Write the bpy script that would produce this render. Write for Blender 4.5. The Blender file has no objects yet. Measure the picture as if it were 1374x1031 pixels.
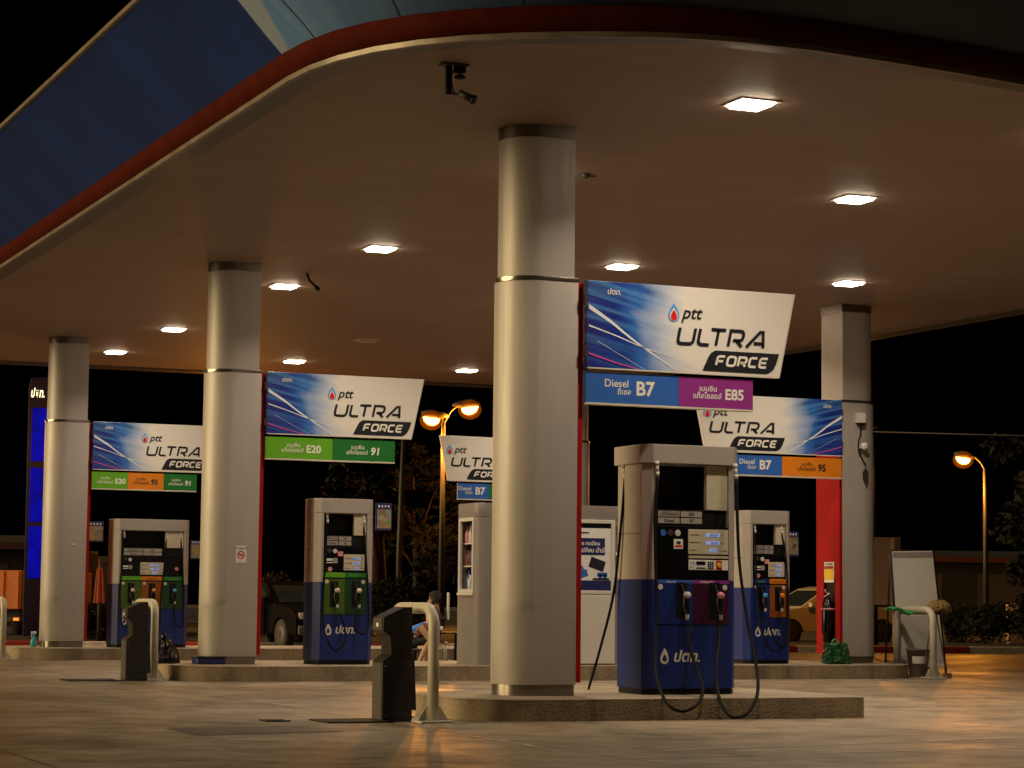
import bpy, bmesh, math, random
from mathutils import Vector, Matrix
rnd = random.Random(7)
R = math.radians
SC = bpy.context.scene
COL = SC.collection

# ------------------------------------------------------------------ camera
YAW, PITCH, ROLL = 0.4076141, 0.0930519, 0.0101741
CAM = Vector((-9.39740, -20.16393, 1.1))
Fv = Vector((math.sin(YAW)*math.cos(PITCH), math.cos(YAW)*math.cos(PITCH), math.sin(PITCH)))
R0 = Vector((math.cos(YAW), -math.sin(YAW), 0)); U0 = R0.cross(Fv)
Rv = math.cos(ROLL)*R0 + math.sin(ROLL)*U0; Uv = Rv.cross(Fv)
cd = bpy.data.cameras.new('camera'); co = bpy.data.objects.new('camera', cd); COL.objects.link(co)
co.matrix_world = Matrix(((Rv.x, Uv.x, -Fv.x, CAM.x), (Rv.y, Uv.y, -Fv.y, CAM.y), (Rv.z, Uv.z, -Fv.z, CAM.z), (0, 0, 0, 1)))
FPX = 3109.3
cd.sensor_width = 36; cd.lens = 36*FPX/1374; cd.clip_end = 2000
SC.camera = co

# ------------------------------------------------------------------ world, sun, exposure
w = bpy.data.worlds.new('World'); SC.world = w; w.use_nodes = True
wn = w.node_tree.nodes; sky = wn.new('ShaderNodeTexSky'); sky.sky_type = 'NISHITA'; sky.sun_disc = False
SUN_EL, SUN_AZ = 13, -75          # weak warm light that reaches the forecourt from the left
sky.sun_elevation = R(-9); sky.sun_rotation = R(SUN_AZ)
w.node_tree.links.new(sky.outputs[0], wn['Background'].inputs[0]); wn['Background'].inputs[1].default_value = 0.05
sd = bpy.data.lights.new('sun', 'SUN'); sd.energy = 3.5; sd.angle = R(46); sd.color = (1.0, 0.75, 0.38)
sd.specular_factor = .35
so = bpy.data.objects.new('sun', sd); COL.objects.link(so)
az = R(SUN_AZ); dv = Vector((math.sin(az)*math.cos(R(SUN_EL)), math.cos(az)*math.cos(R(SUN_EL)), math.sin(R(SUN_EL))))
so.rotation_euler = dv.to_track_quat('Z', 'Y').to_euler(); so.location = (-30, 0, 20)
SC.view_settings.view_transform = 'Standard'; SC.view_settings.look = 'None'
SC.view_settings.exposure = 0; SC.view_settings.gamma = 1
LAMP = 71.0            # watts of each canopy lamp
LAMP_SPREAD = 136      # degrees; the fittings throw their light down, the column tops stay dim
LAMPCOL = (1.0, 0.81, 0.58)
SODIUM = (1.0, 0.33, 0.03)

S = 10.261; L = 9.242; ZC = 5.69; ZI = 0.20
def at(px, py, d):
    return CAM + d*(Fv + Rv*(px-687)/FPX - Uv*(py-515.5)/FPX)
def ground_at(px, d):
    p = at(px, 800, d); return Vector((p.x, p.y, 0))

# ------------------------------------------------------------------ materials
def mat(name, col, rough=.5, metal=0, var=0, scale=8, bump=0, bscale=60, emit=None, es=0, spec=.5, stretch=(1, 1, 1), var_rough=0, coat=0):
    m = bpy.data.materials.new(name); m.use_nodes = True
    nt = m.node_tree; b = nt.nodes['Principled BSDF']; ln = nt.links.new
    b.inputs['Base Color'].default_value = (*col, 1); b.inputs['Roughness'].default_value = rough
    b.inputs['Metallic'].default_value = metal; b.inputs['Specular IOR Level'].default_value = spec
    b.inputs['Coat Weight'].default_value = coat
    if emit: b.inputs['Emission Color'].default_value = (*emit, 1); b.inputs['Emission Strength'].default_value = es
    if var or bump or var_rough:
        tc = nt.nodes.new('ShaderNodeTexCoord'); mp = nt.nodes.new('ShaderNodeMapping'); mp.inputs['Scale'].default_value = stretch
        ln(tc.outputs['Object'], mp.inputs[0])
    if var or var_rough:
        n = nt.nodes.new('ShaderNodeTexNoise'); n.inputs['Scale'].default_value = scale; n.inputs['Detail'].default_value = 6
        n.inputs['Roughness'].default_value = .65
        ln(mp.outputs[0], n.inputs['Vector'])
        if var:
            mr = nt.nodes.new('ShaderNodeMapRange'); mr.inputs[1].default_value = .3; mr.inputs[2].default_value = .7
            mr.inputs[3].default_value = 1-var; mr.inputs[4].default_value = 1+var
            ln(n.outputs[0], mr.inputs[0])
            mx = nt.nodes.new('ShaderNodeVectorMath'); mx.operation = 'SCALE'; mx.inputs[0].default_value = col
            ln(mr.outputs[0], mx.inputs['Scale']); ln(mx.outputs[0], b.inputs['Base Color'])
        if var_rough:
            m2 = nt.nodes.new('ShaderNodeMapRange'); m2.inputs[1].default_value = .3; m2.inputs[2].default_value = .7
            m2.inputs[3].default_value = rough-var_rough; m2.inputs[4].default_value = rough+var_rough
            ln(n.outputs[0], m2.inputs[0]); ln(m2.outputs[0], b.inputs['Roughness'])
    if bump:
        n2 = nt.nodes.new('ShaderNodeTexNoise'); n2.inputs['Scale'].default_value = bscale; n2.inputs['Detail'].default_value = 4
        ln(mp.outputs[0], n2.inputs['Vector'])
        bp = nt.nodes.new('ShaderNodeBump'); bp.inputs['Strength'].default_value = bump; bp.inputs['Distance'].default_value = .01
        ln(n2.outputs[0], bp.inputs['Height']); ln(bp.outputs[0], b.inputs['Normal'])
    return m
M = {}
def mk(k, *a, **kw): M[k] = mat(k, *a, **kw)
mk('pump_silver', (.38, .345, .325), .45, .1, var=.05, scale=3)
mk('steel', (.30, .27, .24), .22, .9, var=.12, scale=5, stretch=(6, 6, .2))
mk('cap_steel', (.16, .14, .12), .30, .8, var=.1)
mk('red', (.33, .003, .004), .6, var=.10, scale=4, spec=.18)
mk('sign_white', (.76, .74, .70), .35, var=.03, scale=3)
mk('black', (.005, .005, .006), .5, spec=.25)
mk('black_gloss', (.004, .004, .005), .22, spec=.35)
mk('ink', (.012, .014, .022), .4)
mk('rubber', (.006, .006, .006), .7, spec=.12, var=.2, scale=30)
mk('navy', (.003, .019, .155), .42, var=.12, scale=3)
mk('purple_dark', (.034, .002, .022), .4, var=.05)
mk('cream', (.52, .47, .36), .45, var=.06, scale=12)
mk('lcd', (.25, .30, .5), .3, emit=(.35, .5, 1.0), es=.35)
mk('white', (.75, .74, .70), .4)
mk('offwhite', (.62, .58, .50), .5, var=.08, scale=6)
mk('letter_white', (.82, .80, .74), .45)
mk('blue_strip', (.030, .13, .50), .4, var=.05)
mk('purple', (.28, .030, .27), .4, var=.05)
mk('green_light', (.12, .40, .015), .4, var=.05)
mk('green_dark', (.012, .17, .03), .4, var=.05)
mk('panel_green_light', (.050, .110, .009), .4, var=.08)
mk('panel_green_dark', (.006, .044, .011), .4, var=.08)
mk('panel_orange', (.26, .072, .006), .4, var=.08)
mk('orange', (.72, .22, .012), .4, var=.05)
mk('emblem_blue', (.07, .32, .78), .4)
mk('emblem_red', (.65, .01, .015), .4)
mk('pink_line', (.75, .10, .45), .4)
mk('trail', (.78, .84, .92), .4)
mk('glass', (.02, .025, .025), .05, spec=.6)
mk('bin_black', (.013, .0115, .010), .42, var=.15, scale=10)
mk('bin_grey', (.075, .065, .052), .45, var=.12, scale=10)
mk('pipe', (.52, .48, .40), .42, var=.16, scale=9)
mk('grate', (.012, .010, .008), .6)
mk('ceiling_lamp_frame', (.55, .5, .42), .4)
mk('diffuser', (.9, .85, .7), .5, emit=LAMPCOL, es=14)
mk('diffuser_side', (.9, .85, .7), .5, emit=LAMPCOL, es=46)
mk('diffuser_off', (.5, .42, .3), .4)
mk('dark_metal', (.05, .045, .04), .5, .3)
mk('sodium_lens', (1, .5, .1), .4, emit=(1.0, .62, .22), es=30)
mk('sodium_rim', (.8, .3, .05), .4, emit=(1.0, .17, .0), es=.9)
mk('lamp_pole', (.022, .019, .016), .6, .0)
mk('bark', (.04, .028, .02), .85, var=.3, scale=12, bump=.6)
mk('skin', (.42, .24, .15), .5)
mk('hair', (.006, .004, .003), .75)
mk('blue_cloth', (.03, .16, .62), .8, var=.1, scale=14, bump=.3)
mk('black_cloth', (.010, .010, .012), .85)
mk('mop', (.26, .16, .055), .9, var=.35, scale=30, bump=.8)
mk('wood', (.20, .10, .04), .6, var=.2, scale=14, stretch=(1, 1, .1))
mk('cloth_green', (.05, .38, .12), .8, var=.12)
mk('bag_green', (.004, .055, .012), .35, var=.25, scale=14)
mk('bucket', (.17, .15, .13), .45, var=.1)
mk('turquoise', (.03, .36, .44), .25)
mk('car_dark', (.003, .0028, .0028), .6, spec=.04)
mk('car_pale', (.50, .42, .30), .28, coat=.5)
mk('tyre', (.012, .012, .012), .8)
mk('rim', (.10, .09, .08), .45, .6)
mk('tail', (.5, .02, .01), .3, emit=(1, .25, .03), es=1.5)
mk('head', (.25, .22, .18), .15)
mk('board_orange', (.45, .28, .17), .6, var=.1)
mk('pylon_body', (.012, .014, .07), .35)
mk('pylon_lit', (.002, .003, .05), .6, spec=.1, emit=(.0, .006, 1.0), es=.42)
mk('pylon_letters', (.9, .85, .6), .4, emit=(1, .86, .50), es=1.6)
mk('kerb_red', (.32, .02, .012), .6, var=.25, scale=6)
mk('kerb_white', (.55, .50, .42), .6, var=.25, scale=6)
mk('poster_navy', (.012, .018, .12), .4)
mk('poster_grey', (.72, .72, .74), .4)
mk('shed', (.007, .0055, .0045), .8, var=.2)
mk('umbrella', (.28, .045, .02), .7, var=.1)
mk('board_white', (.88, .85, .78), .45, var=.03)
mk('yellow', (.75, .50, .02), .5)
mk('pink', (.65, .25, .30), .5)
mk('silver_light', (.60, .58, .54), .4)
mk('red_trunk', (.06, .006, .004), .8, var=.4, scale=6, stretch=(3, 3, .3))

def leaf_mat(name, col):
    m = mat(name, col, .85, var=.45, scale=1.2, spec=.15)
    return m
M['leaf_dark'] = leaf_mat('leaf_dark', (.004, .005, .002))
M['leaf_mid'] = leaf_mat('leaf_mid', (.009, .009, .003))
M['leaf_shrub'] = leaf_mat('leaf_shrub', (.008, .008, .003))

def nodes_of(name):
    m = bpy.data.materials.new(name); m.use_nodes = True
    return m, m.node_tree, m.node_tree.nodes['Principled BSDF']
class NT:
    """small helper that chains shader maths"""
    def __init__(s, nt): s.nt = nt
    def n(s, t, **kw):
        o = s.nt.nodes.new(t)
        for k, v in kw.items(): setattr(o, k, v)
        return o
    def link(s, a, b): s.nt.links.new(a, b)
    def m(s, op, a, b=None, c=None, clamp=False):
        o = s.n('ShaderNodeMath', operation=op); o.use_clamp = clamp
        for i, v in enumerate((a, b, c)):
            if v is None: continue
            if isinstance(v, (int, float)): o.inputs[i].default_value = v
            else: s.link(v, o.inputs[i])
        return o.outputs[0]
    def rng(s, v, a, b, c=0., d=1.):
        o = s.n('ShaderNodeMapRange'); s.link(v, o.inputs[0])
        for i, x in enumerate((a, b, c, d)): o.inputs[i+1].default_value = x
        return o.outputs[0]
    def mix(s, f, a, b):
        o = s.n('ShaderNodeMix', data_type='RGBA')
        if isinstance(f, (int, float)): o.inputs[0].default_value = f
        else: s.link(f, o.inputs[0])
        for i, v in ((6, a), (7, b)):
            if isinstance(v, tuple): o.inputs[i].default_value = (*v, 1)
            else: s.link(v, o.inputs[i])
        return o.outputs[2]
    def noise(s, vec, scale, detail=5, rough=.6):
        o = s.n('ShaderNodeTexNoise'); o.inputs['Scale'].default_value = scale; o.inputs['Detail'].default_value = detail; o.inputs['Roughness'].default_value = rough
        s.link(vec, o.inputs['Vector']); return o.outputs[0]
    def mapping(s, vec, scale=(1, 1, 1), rot=(0, 0, 0), loc=(0, 0, 0)):
        o = s.n('ShaderNodeMapping'); o.inputs['Scale'].default_value = scale; o.inputs['Rotation'].default_value = rot; o.inputs['Location'].default_value = loc
        s.link(vec, o.inputs[0]); return o.outputs[0]

def lit_panel_mat():
    m, nt, b = nodes_of('pylon_lit'); t = NT(nt)
    v = t.n('ShaderNodeTexCoord').outputs['Object']; n1 = t.noise(v, 1.8, 5, .65); n2 = t.noise(v, 14, 3, .6)
    k = t.rng(t.m('ADD', t.m('MULTIPLY', n1, .75), t.m('MULTIPLY', n2, .25)), .32, .68, .05, .44)
    b.inputs['Base Color'].default_value = (.002, .003, .05, 1); b.inputs['Roughness'].default_value = .6; b.inputs['Specular IOR Level'].default_value = .1
    b.inputs['Emission Color'].default_value = (0, .006, 1, 1); t.link(k, b.inputs['Emission Strength'])
    return m
M['pylon_lit'] = lit_panel_mat()
def sign_art(name, flip):
    m, nt, b = nodes_of(name); t = NT(nt)
    tc = t.n('ShaderNodeTexCoord').outputs['Object']
    v = t.mapping(tc, (-1, 1, 1), loc=(2.52, 0, 0)) if flip else tc
    sx = t.n('ShaderNodeSeparateXYZ'); t.link(v, sx.inputs[0]); x, z = sx.outputs[0], sx.outputs[2]
    # soft streaks fan down to the right
    s1 = t.noise(t.mapping(t.mapping(v, rot=(0, R(-17), 0)), (.5, 1, 4)), 1.5, 4, .55)
    s2 = t.noise(t.mapping(t.mapping(v, rot=(0, R(-13), 0)), (.3, 1, 20), loc=(3, 0, 5)), 1.2, 3, .5)
    s3 = t.noise(v, 1.5, 3, .55)
    f = t.m('ADD', x, t.m('MULTIPLY', t.m('SUBTRACT', s1, .5), .55))
    f = t.m('ADD', f, t.m('MULTIPLY', t.m('SUBTRACT', s3, .5), .45))
    up = t.rng(z, 3.55, 4.2, 0, 1)
    f = t.m('ADD', f, t.m('MULTIPLY', up, .10))
    c = t.mix(t.rng(s3, .36, .62), (.004, .012, .20), (.009, .055, .42))
    c = t.mix(t.rng(x, 0., .30, .6, 0.), c, (.028, .012, .17))
    c = t.mix(t.m('MULTIPLY', t.rng(s2, .47, .66, 0, .60), t.rng(z, 3.55, 3.95, .35, 1)), c, (.09, .32, .70))
    c = t.mix(t.rng(f, .45, .95, 0, .75), c, (.07, .33, .80))
    c = t.mix(t.rng(f, .62, 1.12), c, (.76, .74, .70))
    t.link(c, b.inputs['Base Color']); b.inputs['Roughness'].default_value = .35
    return m
M['sign_art'] = sign_art('sign_art', False); M['sign_art_flip'] = sign_art('sign_art_flip', True)

def concrete_ground():
    m, nt, b = nodes_of('forecourt_concrete'); t = NT(nt)
    v = t.n('ShaderNodeTexCoord').outputs['Object']
    a = t.noise(v, .45, 6, .62); c2 = t.noise(v, 2.2, 6, .68); f = t.noise(v, 34, 4, .7)
    sp = t.noise(t.mapping(v, (1, 1, 1), loc=(31, 7, 0)), 1.5, 5, .6); dr = t.noise(t.mapping(v, loc=(5, 9, 2)), 6.5, 3, .5)
    k = t.m('ADD', t.m('MULTIPLY', a, .55), t.m('MULTIPLY', c2, .45))
    c = t.mix(t.rng(k, .38, .60), (.085, .060, .040), (.33, .255, .175))
    c = t.mix(t.rng(sp, .58, .70, 0, .7), c, (.055, .040, .028))
    c = t.mix(t.rng(dr, .66, .72, 0, .6), c, (.035, .027, .02))
    c = t.mix(t.rng(f, .48, .70, 0, .45), c, (.07, .052, .036))
    vo = t.n('ShaderNodeTexVoronoi', feature='DISTANCE_TO_EDGE'); vo.inputs['Scale'].default_value = .33
    wv = t.n('ShaderNodeVectorMath', operation='ADD'); nz = t.n('ShaderNodeTexNoise'); nz.inputs['Scale'].default_value = 1.3; nz.inputs['Detail'].default_value = 5; t.link(v, nz.inputs['Vector'])
    t.link(v, wv.inputs[0]); t.link(nz.outputs['Color'], wv.inputs[1]); t.link(wv.outputs[0], vo.inputs['Vector'])
    c = t.mix(t.rng(vo.outputs['Distance'], .0, .006, .6, 0), c, (.03, .022, .016))
    sx = t.n('ShaderNodeSeparateXYZ'); t.link(v, sx.inputs[0]); x, y = sx.outputs[0], sx.outputs[1]
    # expansion joints of the slabs
    def joint(q, per, off, wd):
        r = t.m('ABSOLUTE', t.m('SUBTRACT', t.m('FRACT', t.m('DIVIDE', t.m('ADD', q, off), per)), .5))
        return t.m('LESS_THAN', r, wd/per)
    j = t.m('MAXIMUM', joint(x, 4.0, 4.1, .016), joint(y, 4.0, .9, .022))
    c = t.mix(t.m('MULTIPLY', j, .85), c, (.03, .025, .02))
    t.link(c, b.inputs['Base Color'])
    t.link(t.rng(k, .38, .62, .60, .36), b.inputs['Roughness'])
    bp = t.n('ShaderNodeBump'); bp.inputs['Strength'].default_value = .35; bp.inputs['Distance'].default_value = .006
    t.link(t.m('ADD', f, t.m('MULTIPLY', c2, 2)), bp.inputs['Height']); t.link(bp.outputs[0], b.inputs['Normal'])
    return m
M['concrete'] = concrete_ground()
def aggregate(name, lo, hi, edge):
    m, nt, b = nodes_of(name); t = NT(nt)
    v = t.n('ShaderNodeTexCoord').outputs['Object']
    vo = t.n('ShaderNodeTexVoronoi'); vo.inputs['Scale'].default_value = 42; t.link(v, vo.inputs['Vector'])
    big = t.noise(v, 1.6, 5, .65); fine = t.noise(v, 48, 3, .65)
    c = t.mix(t.rng(t.m('ADD', t.m('MULTIPLY', big, .6), t.m('MULTIPLY', fine, .4)), .36, .66), lo, hi)
    c = t.mix(t.rng(vo.outputs['Distance'], .0, .5, edge, 0), c, (.36, .30, .20))
    # the damp dark stains run down the kerb face
    st = t.noise(t.mapping(v, (2.5, 2.5, .25)), 1.2, 4, .6)
    c = t.mix(t.rng(st, .52, .70, 0, .6), c, (.05, .042, .03))
    t.link(c, b.inputs['Base Color']); b.inputs['Roughness'].default_value = .75
    bp = t.n('ShaderNodeBump'); bp.inputs['Strength'].default_value = .5; bp.inputs['Distance'].default_value = .008
    t.link(vo.outputs['Distance'], bp.inputs['Height']); t.link(bp.outputs[0], b.inputs['Normal'])
    return m
M['aggregate'] = aggregate('island_aggregate', (.12, .088, .055), (.38, .285, .18), .55)
M['island_top'] = aggregate('island_top', (.19, .15, .105), (.34, .27, .195), .12)

def silver_mat():
    m, nt, b = nodes_of('silver_cladding'); t = NT(nt)
    v = t.n('ShaderNodeTexCoord').outputs['Object']
    sx = t.n('ShaderNodeSeparateXYZ'); t.link(v, sx.inputs[0]); z = sx.outputs[2]
    a = t.noise(t.mapping(v, (1, 1, .25)), 2.2, 5, .6); f = t.noise(t.mapping(v, (1, 1, .06)), 14, 4, .6); sc = t.noise(t.mapping(v, (1.6, 1.6, 3)), 1.7, 5, .6)
    c = t.mix(t.rng(a, .3, .7), (.42, .385, .37), (.49, .45, .43))
    c = t.mix(t.rng(f, .55, .75, 0, .18), c, (.30, .27, .24))
    band = t.m('MULTIPLY', t.rng(z, .45, .75), t.rng(z, .95, 1.15, 1, 0))
    c = t.mix(t.m('MULTIPLY', band, t.rng(sc, .56, .70, 0, .4)), c, (.10, .085, .075))
    low = t.rng(z, .10, .5, .45, 0)
    c = t.mix(t.m('MULTIPLY', low, t.rng(a, .4, .6)), c, (.20, .16, .12))
    t.link(c, b.inputs['Base Color']); b.inputs['Metallic'].default_value = .12
    t.link(t.rng(f, .3, .7, .36, .52), b.inputs['Roughness'])
    bp = t.n('ShaderNodeBump'); bp.inputs['Strength'].default_value = .06; bp.inputs['Distance'].default_value = .05
    t.link(t.noise(v, 1.1, 2, .5), bp.inputs['Height']); t.link(bp.outputs[0], b.inputs['Normal'])
    return m
M['silver'] = silver_mat()
def ceiling_mat():
    m, nt, b = nodes_of('ceiling_strip_panels'); t = NT(nt)
    v = t.n('ShaderNodeTexCoord').outputs['Object']
    sx = t.n('ShaderNodeSeparateXYZ'); t.link(v, sx.inputs[0]); y = sx.outputs[1]
    fr = t.m('ABSOLUTE', t.m('SUBTRACT', t.m('FRACT', t.m('DIVIDE', y, .15)), .5))
    g = t.rng(fr, .44, .5, 0., 1.)
    row = t.n('ShaderNodeTexWhiteNoise', noise_dimensions='1D'); t.link(t.m('FLOOR', t.m('DIVIDE', y, .15)), row.inputs['W'])
    big = t.noise(v, .35, 4, .6); st = t.noise(t.mapping(v, (.15, 1.5, 1)), 2., 4, .6)
    c = t.mix(t.rng(t.m('ADD', t.m('MULTIPLY', big, .5), t.m('MULTIPLY', st, .5)), .35, .65), (.265, .187, .155), (.32, .233, .192))
    c = t.mix(t.rng(row.outputs[0], 0, 1, 0, .12), c, (.25, .19, .15))
    c = t.mix(t.m('MULTIPLY', g, .4), c, (.12, .09, .07))
    t.link(c, b.inputs['Base Color']); b.inputs['Roughness'].default_value = .62; b.inputs['Specular IOR Level'].default_value = .35
    bp = t.n('ShaderNodeBump'); bp.inputs['Strength'].default_value = .5; bp.inputs['Distance'].default_value = .006; bp.invert = True
    t.link(t.m('ADD', g, t.m('MULTIPLY', row.outputs[0], .4)), bp.inputs['Height']); t.link(bp.outputs[0], b.inputs['Normal'])
    return m
M['ceiling'] = ceiling_mat()
def fascia_mat(s0):
    m, nt, b = nodes_of('fascia_blue'); t = NT(nt)
    uv = t.n('ShaderNodeUVMap'); uv.uv_map = 'UVMap'
    sx = t.n('ShaderNodeSeparateXYZ'); t.link(uv.outputs[0], sx.inputs[0]); s, z = sx.outputs[0], sx.outputs[1]
    ns = t.noise(t.mapping(uv.outputs[0], (1, .12, 1)), 6, 5, .65)
    nb = t.noise(uv.outputs[0], .8, 4, .6)
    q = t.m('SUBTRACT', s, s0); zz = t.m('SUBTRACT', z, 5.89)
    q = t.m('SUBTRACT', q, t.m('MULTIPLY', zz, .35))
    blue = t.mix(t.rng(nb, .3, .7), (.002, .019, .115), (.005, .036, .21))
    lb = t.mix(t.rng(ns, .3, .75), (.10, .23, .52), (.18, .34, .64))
    lb = t.mix(t.rng(q, .6, 3.4, 0, 1), lb, (.006, .012, .05))  # shade put into the colour: light blue darkens along the unlit front
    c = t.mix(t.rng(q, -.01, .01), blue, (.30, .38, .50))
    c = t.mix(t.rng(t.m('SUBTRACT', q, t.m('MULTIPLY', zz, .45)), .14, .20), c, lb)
    fr = t.m('ABSOLUTE', t.m('SUBTRACT', t.m('FRACT', t.m('DIVIDE', t.m('ADD', s, -23.6+.535), 1.07)), .5))
    ln = t.m('LESS_THAN', fr, .011)
    c = t.mix(t.m('MULTIPLY', ln, t.rng(q, -.2, .3, .40, .9)), c, (.01, .014, .03))
    t.link(c, b.inputs['Base Color']); b.inputs['Roughness'].default_value = .45
    return m

# ------------------------------------------------------------------ mesh helpers
class MB:
    def __init__(s): s.bm = bmesh.new(); s.smooth = False
    def box(s, x0, x1, y0, y1, z0, z1, bev=0, seg=2):
        vs = [s.bm.verts.new((x, y, z)) for x in (x0, x1) for y in (y0, y1) for z in (z0, z1)]
        fs = [s.bm.faces.new([vs[i] for i in f]) for f in ((0, 1, 3, 2), (4, 6, 7, 5), (0, 4, 5, 1), (2, 3, 7, 6), (0, 2, 6, 4), (1, 5, 7, 3))]
        if bev:
            es = list({e for f in fs for e in f.edges})
            bmesh.ops.bevel(s.bm, geom=es, offset=bev, segments=seg, affect='EDGES', profile=.5)
        return s
    def prism(s, pts, a0, a1, axis='z', bev=0):
        """closed 2-D outline pushed along an axis: z -> (x,y), y -> (x,z), x -> (y,z)"""
        f3 = {'z': lambda p, a: (p[0], p[1], a), 'y': lambda p, a: (p[0], a, p[1]), 'x': lambda p, a: (a, p[0], p[1])}[axis]
        A = [s.bm.verts.new(f3(p, a0)) for p in pts]; B = [s.bm.verts.new(f3(p, a1)) for p in pts]
        n = len(pts); fs = []
        for i in range(n): fs.append(s.bm.faces.new((A[i], A[(i+1) % n], B[(i+1) % n], B[i])))
        ca = s.bm.faces.new(A[::-1]); cb = s.bm.faces.new(B)
        if bev:
            es = list(set(ca.edges) | set(cb.edges))
            bmesh.ops.bevel(s.bm, geom=es, offset=bev, segments=2, affect='EDGES', profile=.5)
        return s
    def face(s, pts): s.bm.faces.new([s.bm.verts.new(p) for p in pts]); return s
    def tube(s, pts, r, n=10, cap=True):
        pts = [Vector(p) for p in pts]; rs = r if isinstance(r, (list, tuple)) else [r]*len(pts)
        rings = []; up = Vector((0, 0, 1)); prev = None
        for i, p in enumerate(pts):
            d = (pts[min(i+1, len(pts)-1)] - pts[max(i-1, 0)]).normalized()
            if prev is None:
                a = d.cross(up)
                if a.length < .05: a = d.cross(Vector((1, 0, 0)))
            else: a = prev - d*prev.dot(d)
            a.normalize(); prev = a; b = d.cross(a)
            rings.append([s.bm.verts.new(p + rs[i]*(a*math.cos(2*math.pi*k/n) + b*math.sin(2*math.pi*k/n))) for k in range(n)])
        for q in range(len(rings)-1):
            for k in range(n):
                f = s.bm.faces.new((rings[q][k], rings[q][(k+1) % n], rings[q+1][(k+1) % n], rings[q+1][k])); f.smooth = True
        if cap: s.bm.faces.new(rings[0][::-1]); s.bm.faces.new(rings[-1])
        return s
    def lathe(s, prof, c=(0, 0, 0), n=20, axis='z'):
        rings = []
        for r, h in prof:
            ring = []
            for k in range(n):
                a = 2*math.pi*k/n; x, y = r*math.cos(a), r*math.sin(a)
                p = {'z': (x, y, h), 'y': (x, h, y), 'x': (h, x, y)}[axis]
                ring.append(s.bm.verts.new((c[0]+p[0], c[1]+p[1], c[2]+p[2])))
            rings.append(ring)
        for q in range(len(rings)-1):
            for k in range(n):
                f = s.bm.faces.new((rings[q][k], rings[q][(k+1) % n], rings[q+1][(k+1) % n], rings[q+1][k])); f.smooth = True
        s.bm.faces.new(rings[0][::-1]); s.bm.faces.new(rings[-1]); return s
    def flat(s, polys, y):
        """outlines in x,z laid on a plane facing -y"""
        for p in polys: s.bm.faces.new([s.bm.verts.new((a, y, b)) for a, b in p])
        return s
    def build(s, name, m, parent=None, label=None, smooth_angle=None):
        bmesh.ops.recalc_face_normals(s.bm, faces=s.bm.faces[:])
        me = bpy.data.meshes.new(name); s.bm.to_mesh(me); s.bm.free()
        me.materials.append(M[m] if isinstance(m, str) else m)
        o = bpy.data.objects.new(name, me); COL.objects.link(o)
        if parent: o.parent = parent
        if label: o['label'] = label
        if smooth_angle:
            me.shade_smooth(); me.set_sharp_from_angle(angle=R(smooth_angle))
        return o
    def build_flat(s, name, m, parent, y):
        """flat artwork: make every face look towards -y"""
        for f in s.bm.faces:
            f.normal_update()
            if f.normal.y > 0: f.normal_flip()
        me = bpy.data.meshes.new(name); s.bm.to_mesh(me); s.bm.free()
        me.materials.append(M[m] if isinstance(m, str) else m)
        o = bpy.data.objects.new(name, me); COL.objects.link(o); o.parent = parent
        return o
def tag(o, label=None, cat=None, group=None, kind=None):
    if label: o['label'] = label
    if cat: o['category'] = cat
    if group: o['group'] = group
    if kind: o['kind'] = kind
    return o
def thing(name, loc, label, cat, group=None, rz=0):
    o = bpy.data.objects.new(name, None); COL.objects.link(o); o.location = loc; o.rotation_euler = (0, 0, rz)
    o.empty_display_size = .1
    return tag(o, label, cat, group)
def arc(cx, cy, r, a0, a1, n=6):
    return [(cx+r*math.cos(R(a0+(a1-a0)*i/n)), cy+r*math.sin(R(a0+(a1-a0)*i/n))) for i in range(n+1)]
def spline(pts, n=8):
    pts = [Vector(p) for p in pts]; P = [2*pts[0]-pts[1]] + pts + [2*pts[-1]-pts[-2]]; out = []
    for i in range(1, len(P)-2):
        for k in range(n):
            t = k/n; a, b, c, d = P[i-1], P[i], P[i+1], P[i+2]
            out.append(.5*((2*b)+(c-a)*t+(2*a-5*b+4*c-d)*t*t+(3*b-a-3*c+d)*t**3))
    out.append(pts[-1]); return out
def text(name, s, x, z, size, m, parent, y, sx=1., shear=0., bold=0., align='LEFT', depth=False):
    c = bpy.data.curves.new('glyphs', 'FONT'); c.body = s; c.size = size; c.align_x = align; c.shear = shear; c.offset = bold*size
    c.resolution_u = 3
    o = bpy.data.objects.new('glyphs', c); COL.objects.link(o)
    dg = bpy.context.evaluated_depsgraph_get(); dg.update()
    me = bpy.data.meshes.new_from_object(o.evaluated_get(dg))
    bpy.data.objects.remove(o); bpy.data.curves.remove(c)
    for v in me.vertices: v.co = (x+v.co.x*sx, y, z+v.co.y)
    me.name = name; me.materials.clear(); me.materials.append(M[m])
    ob = bpy.data.objects.new(name, me); COL.objects.link(ob); ob.parent = parent
    return ob
def stroke(pts, t):
    """constant-width outline pieces along an open polyline (mitred)"""
    P = [Vector((p[0], p[1])) for p in pts]; n = len(P); lft, rgt = [], []
    for i in range(n):
        d0 = (P[i]-P[i-1]).normalized() if i else None
        d1 = (P[i+1]-P[i]).normalized() if i < n-1 else None
        if d0 is None: d0 = d1
        if d1 is None: d1 = d0
        n0 = Vector((-d0.y, d0.x)); n1 = Vector((-d1.y, d1.x)); mm = (n0+n1)
        mm = mm.normalized() if mm.length > 1e-6 else n0
        k = t/2/max(.4, mm.dot(n0)); lft.append(P[i]+mm*k); rgt.append(P[i]-mm*k)
    return [[lft[i], lft[i+1], rgt[i+1], rgt[i]] for i in range(n-1)]
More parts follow.
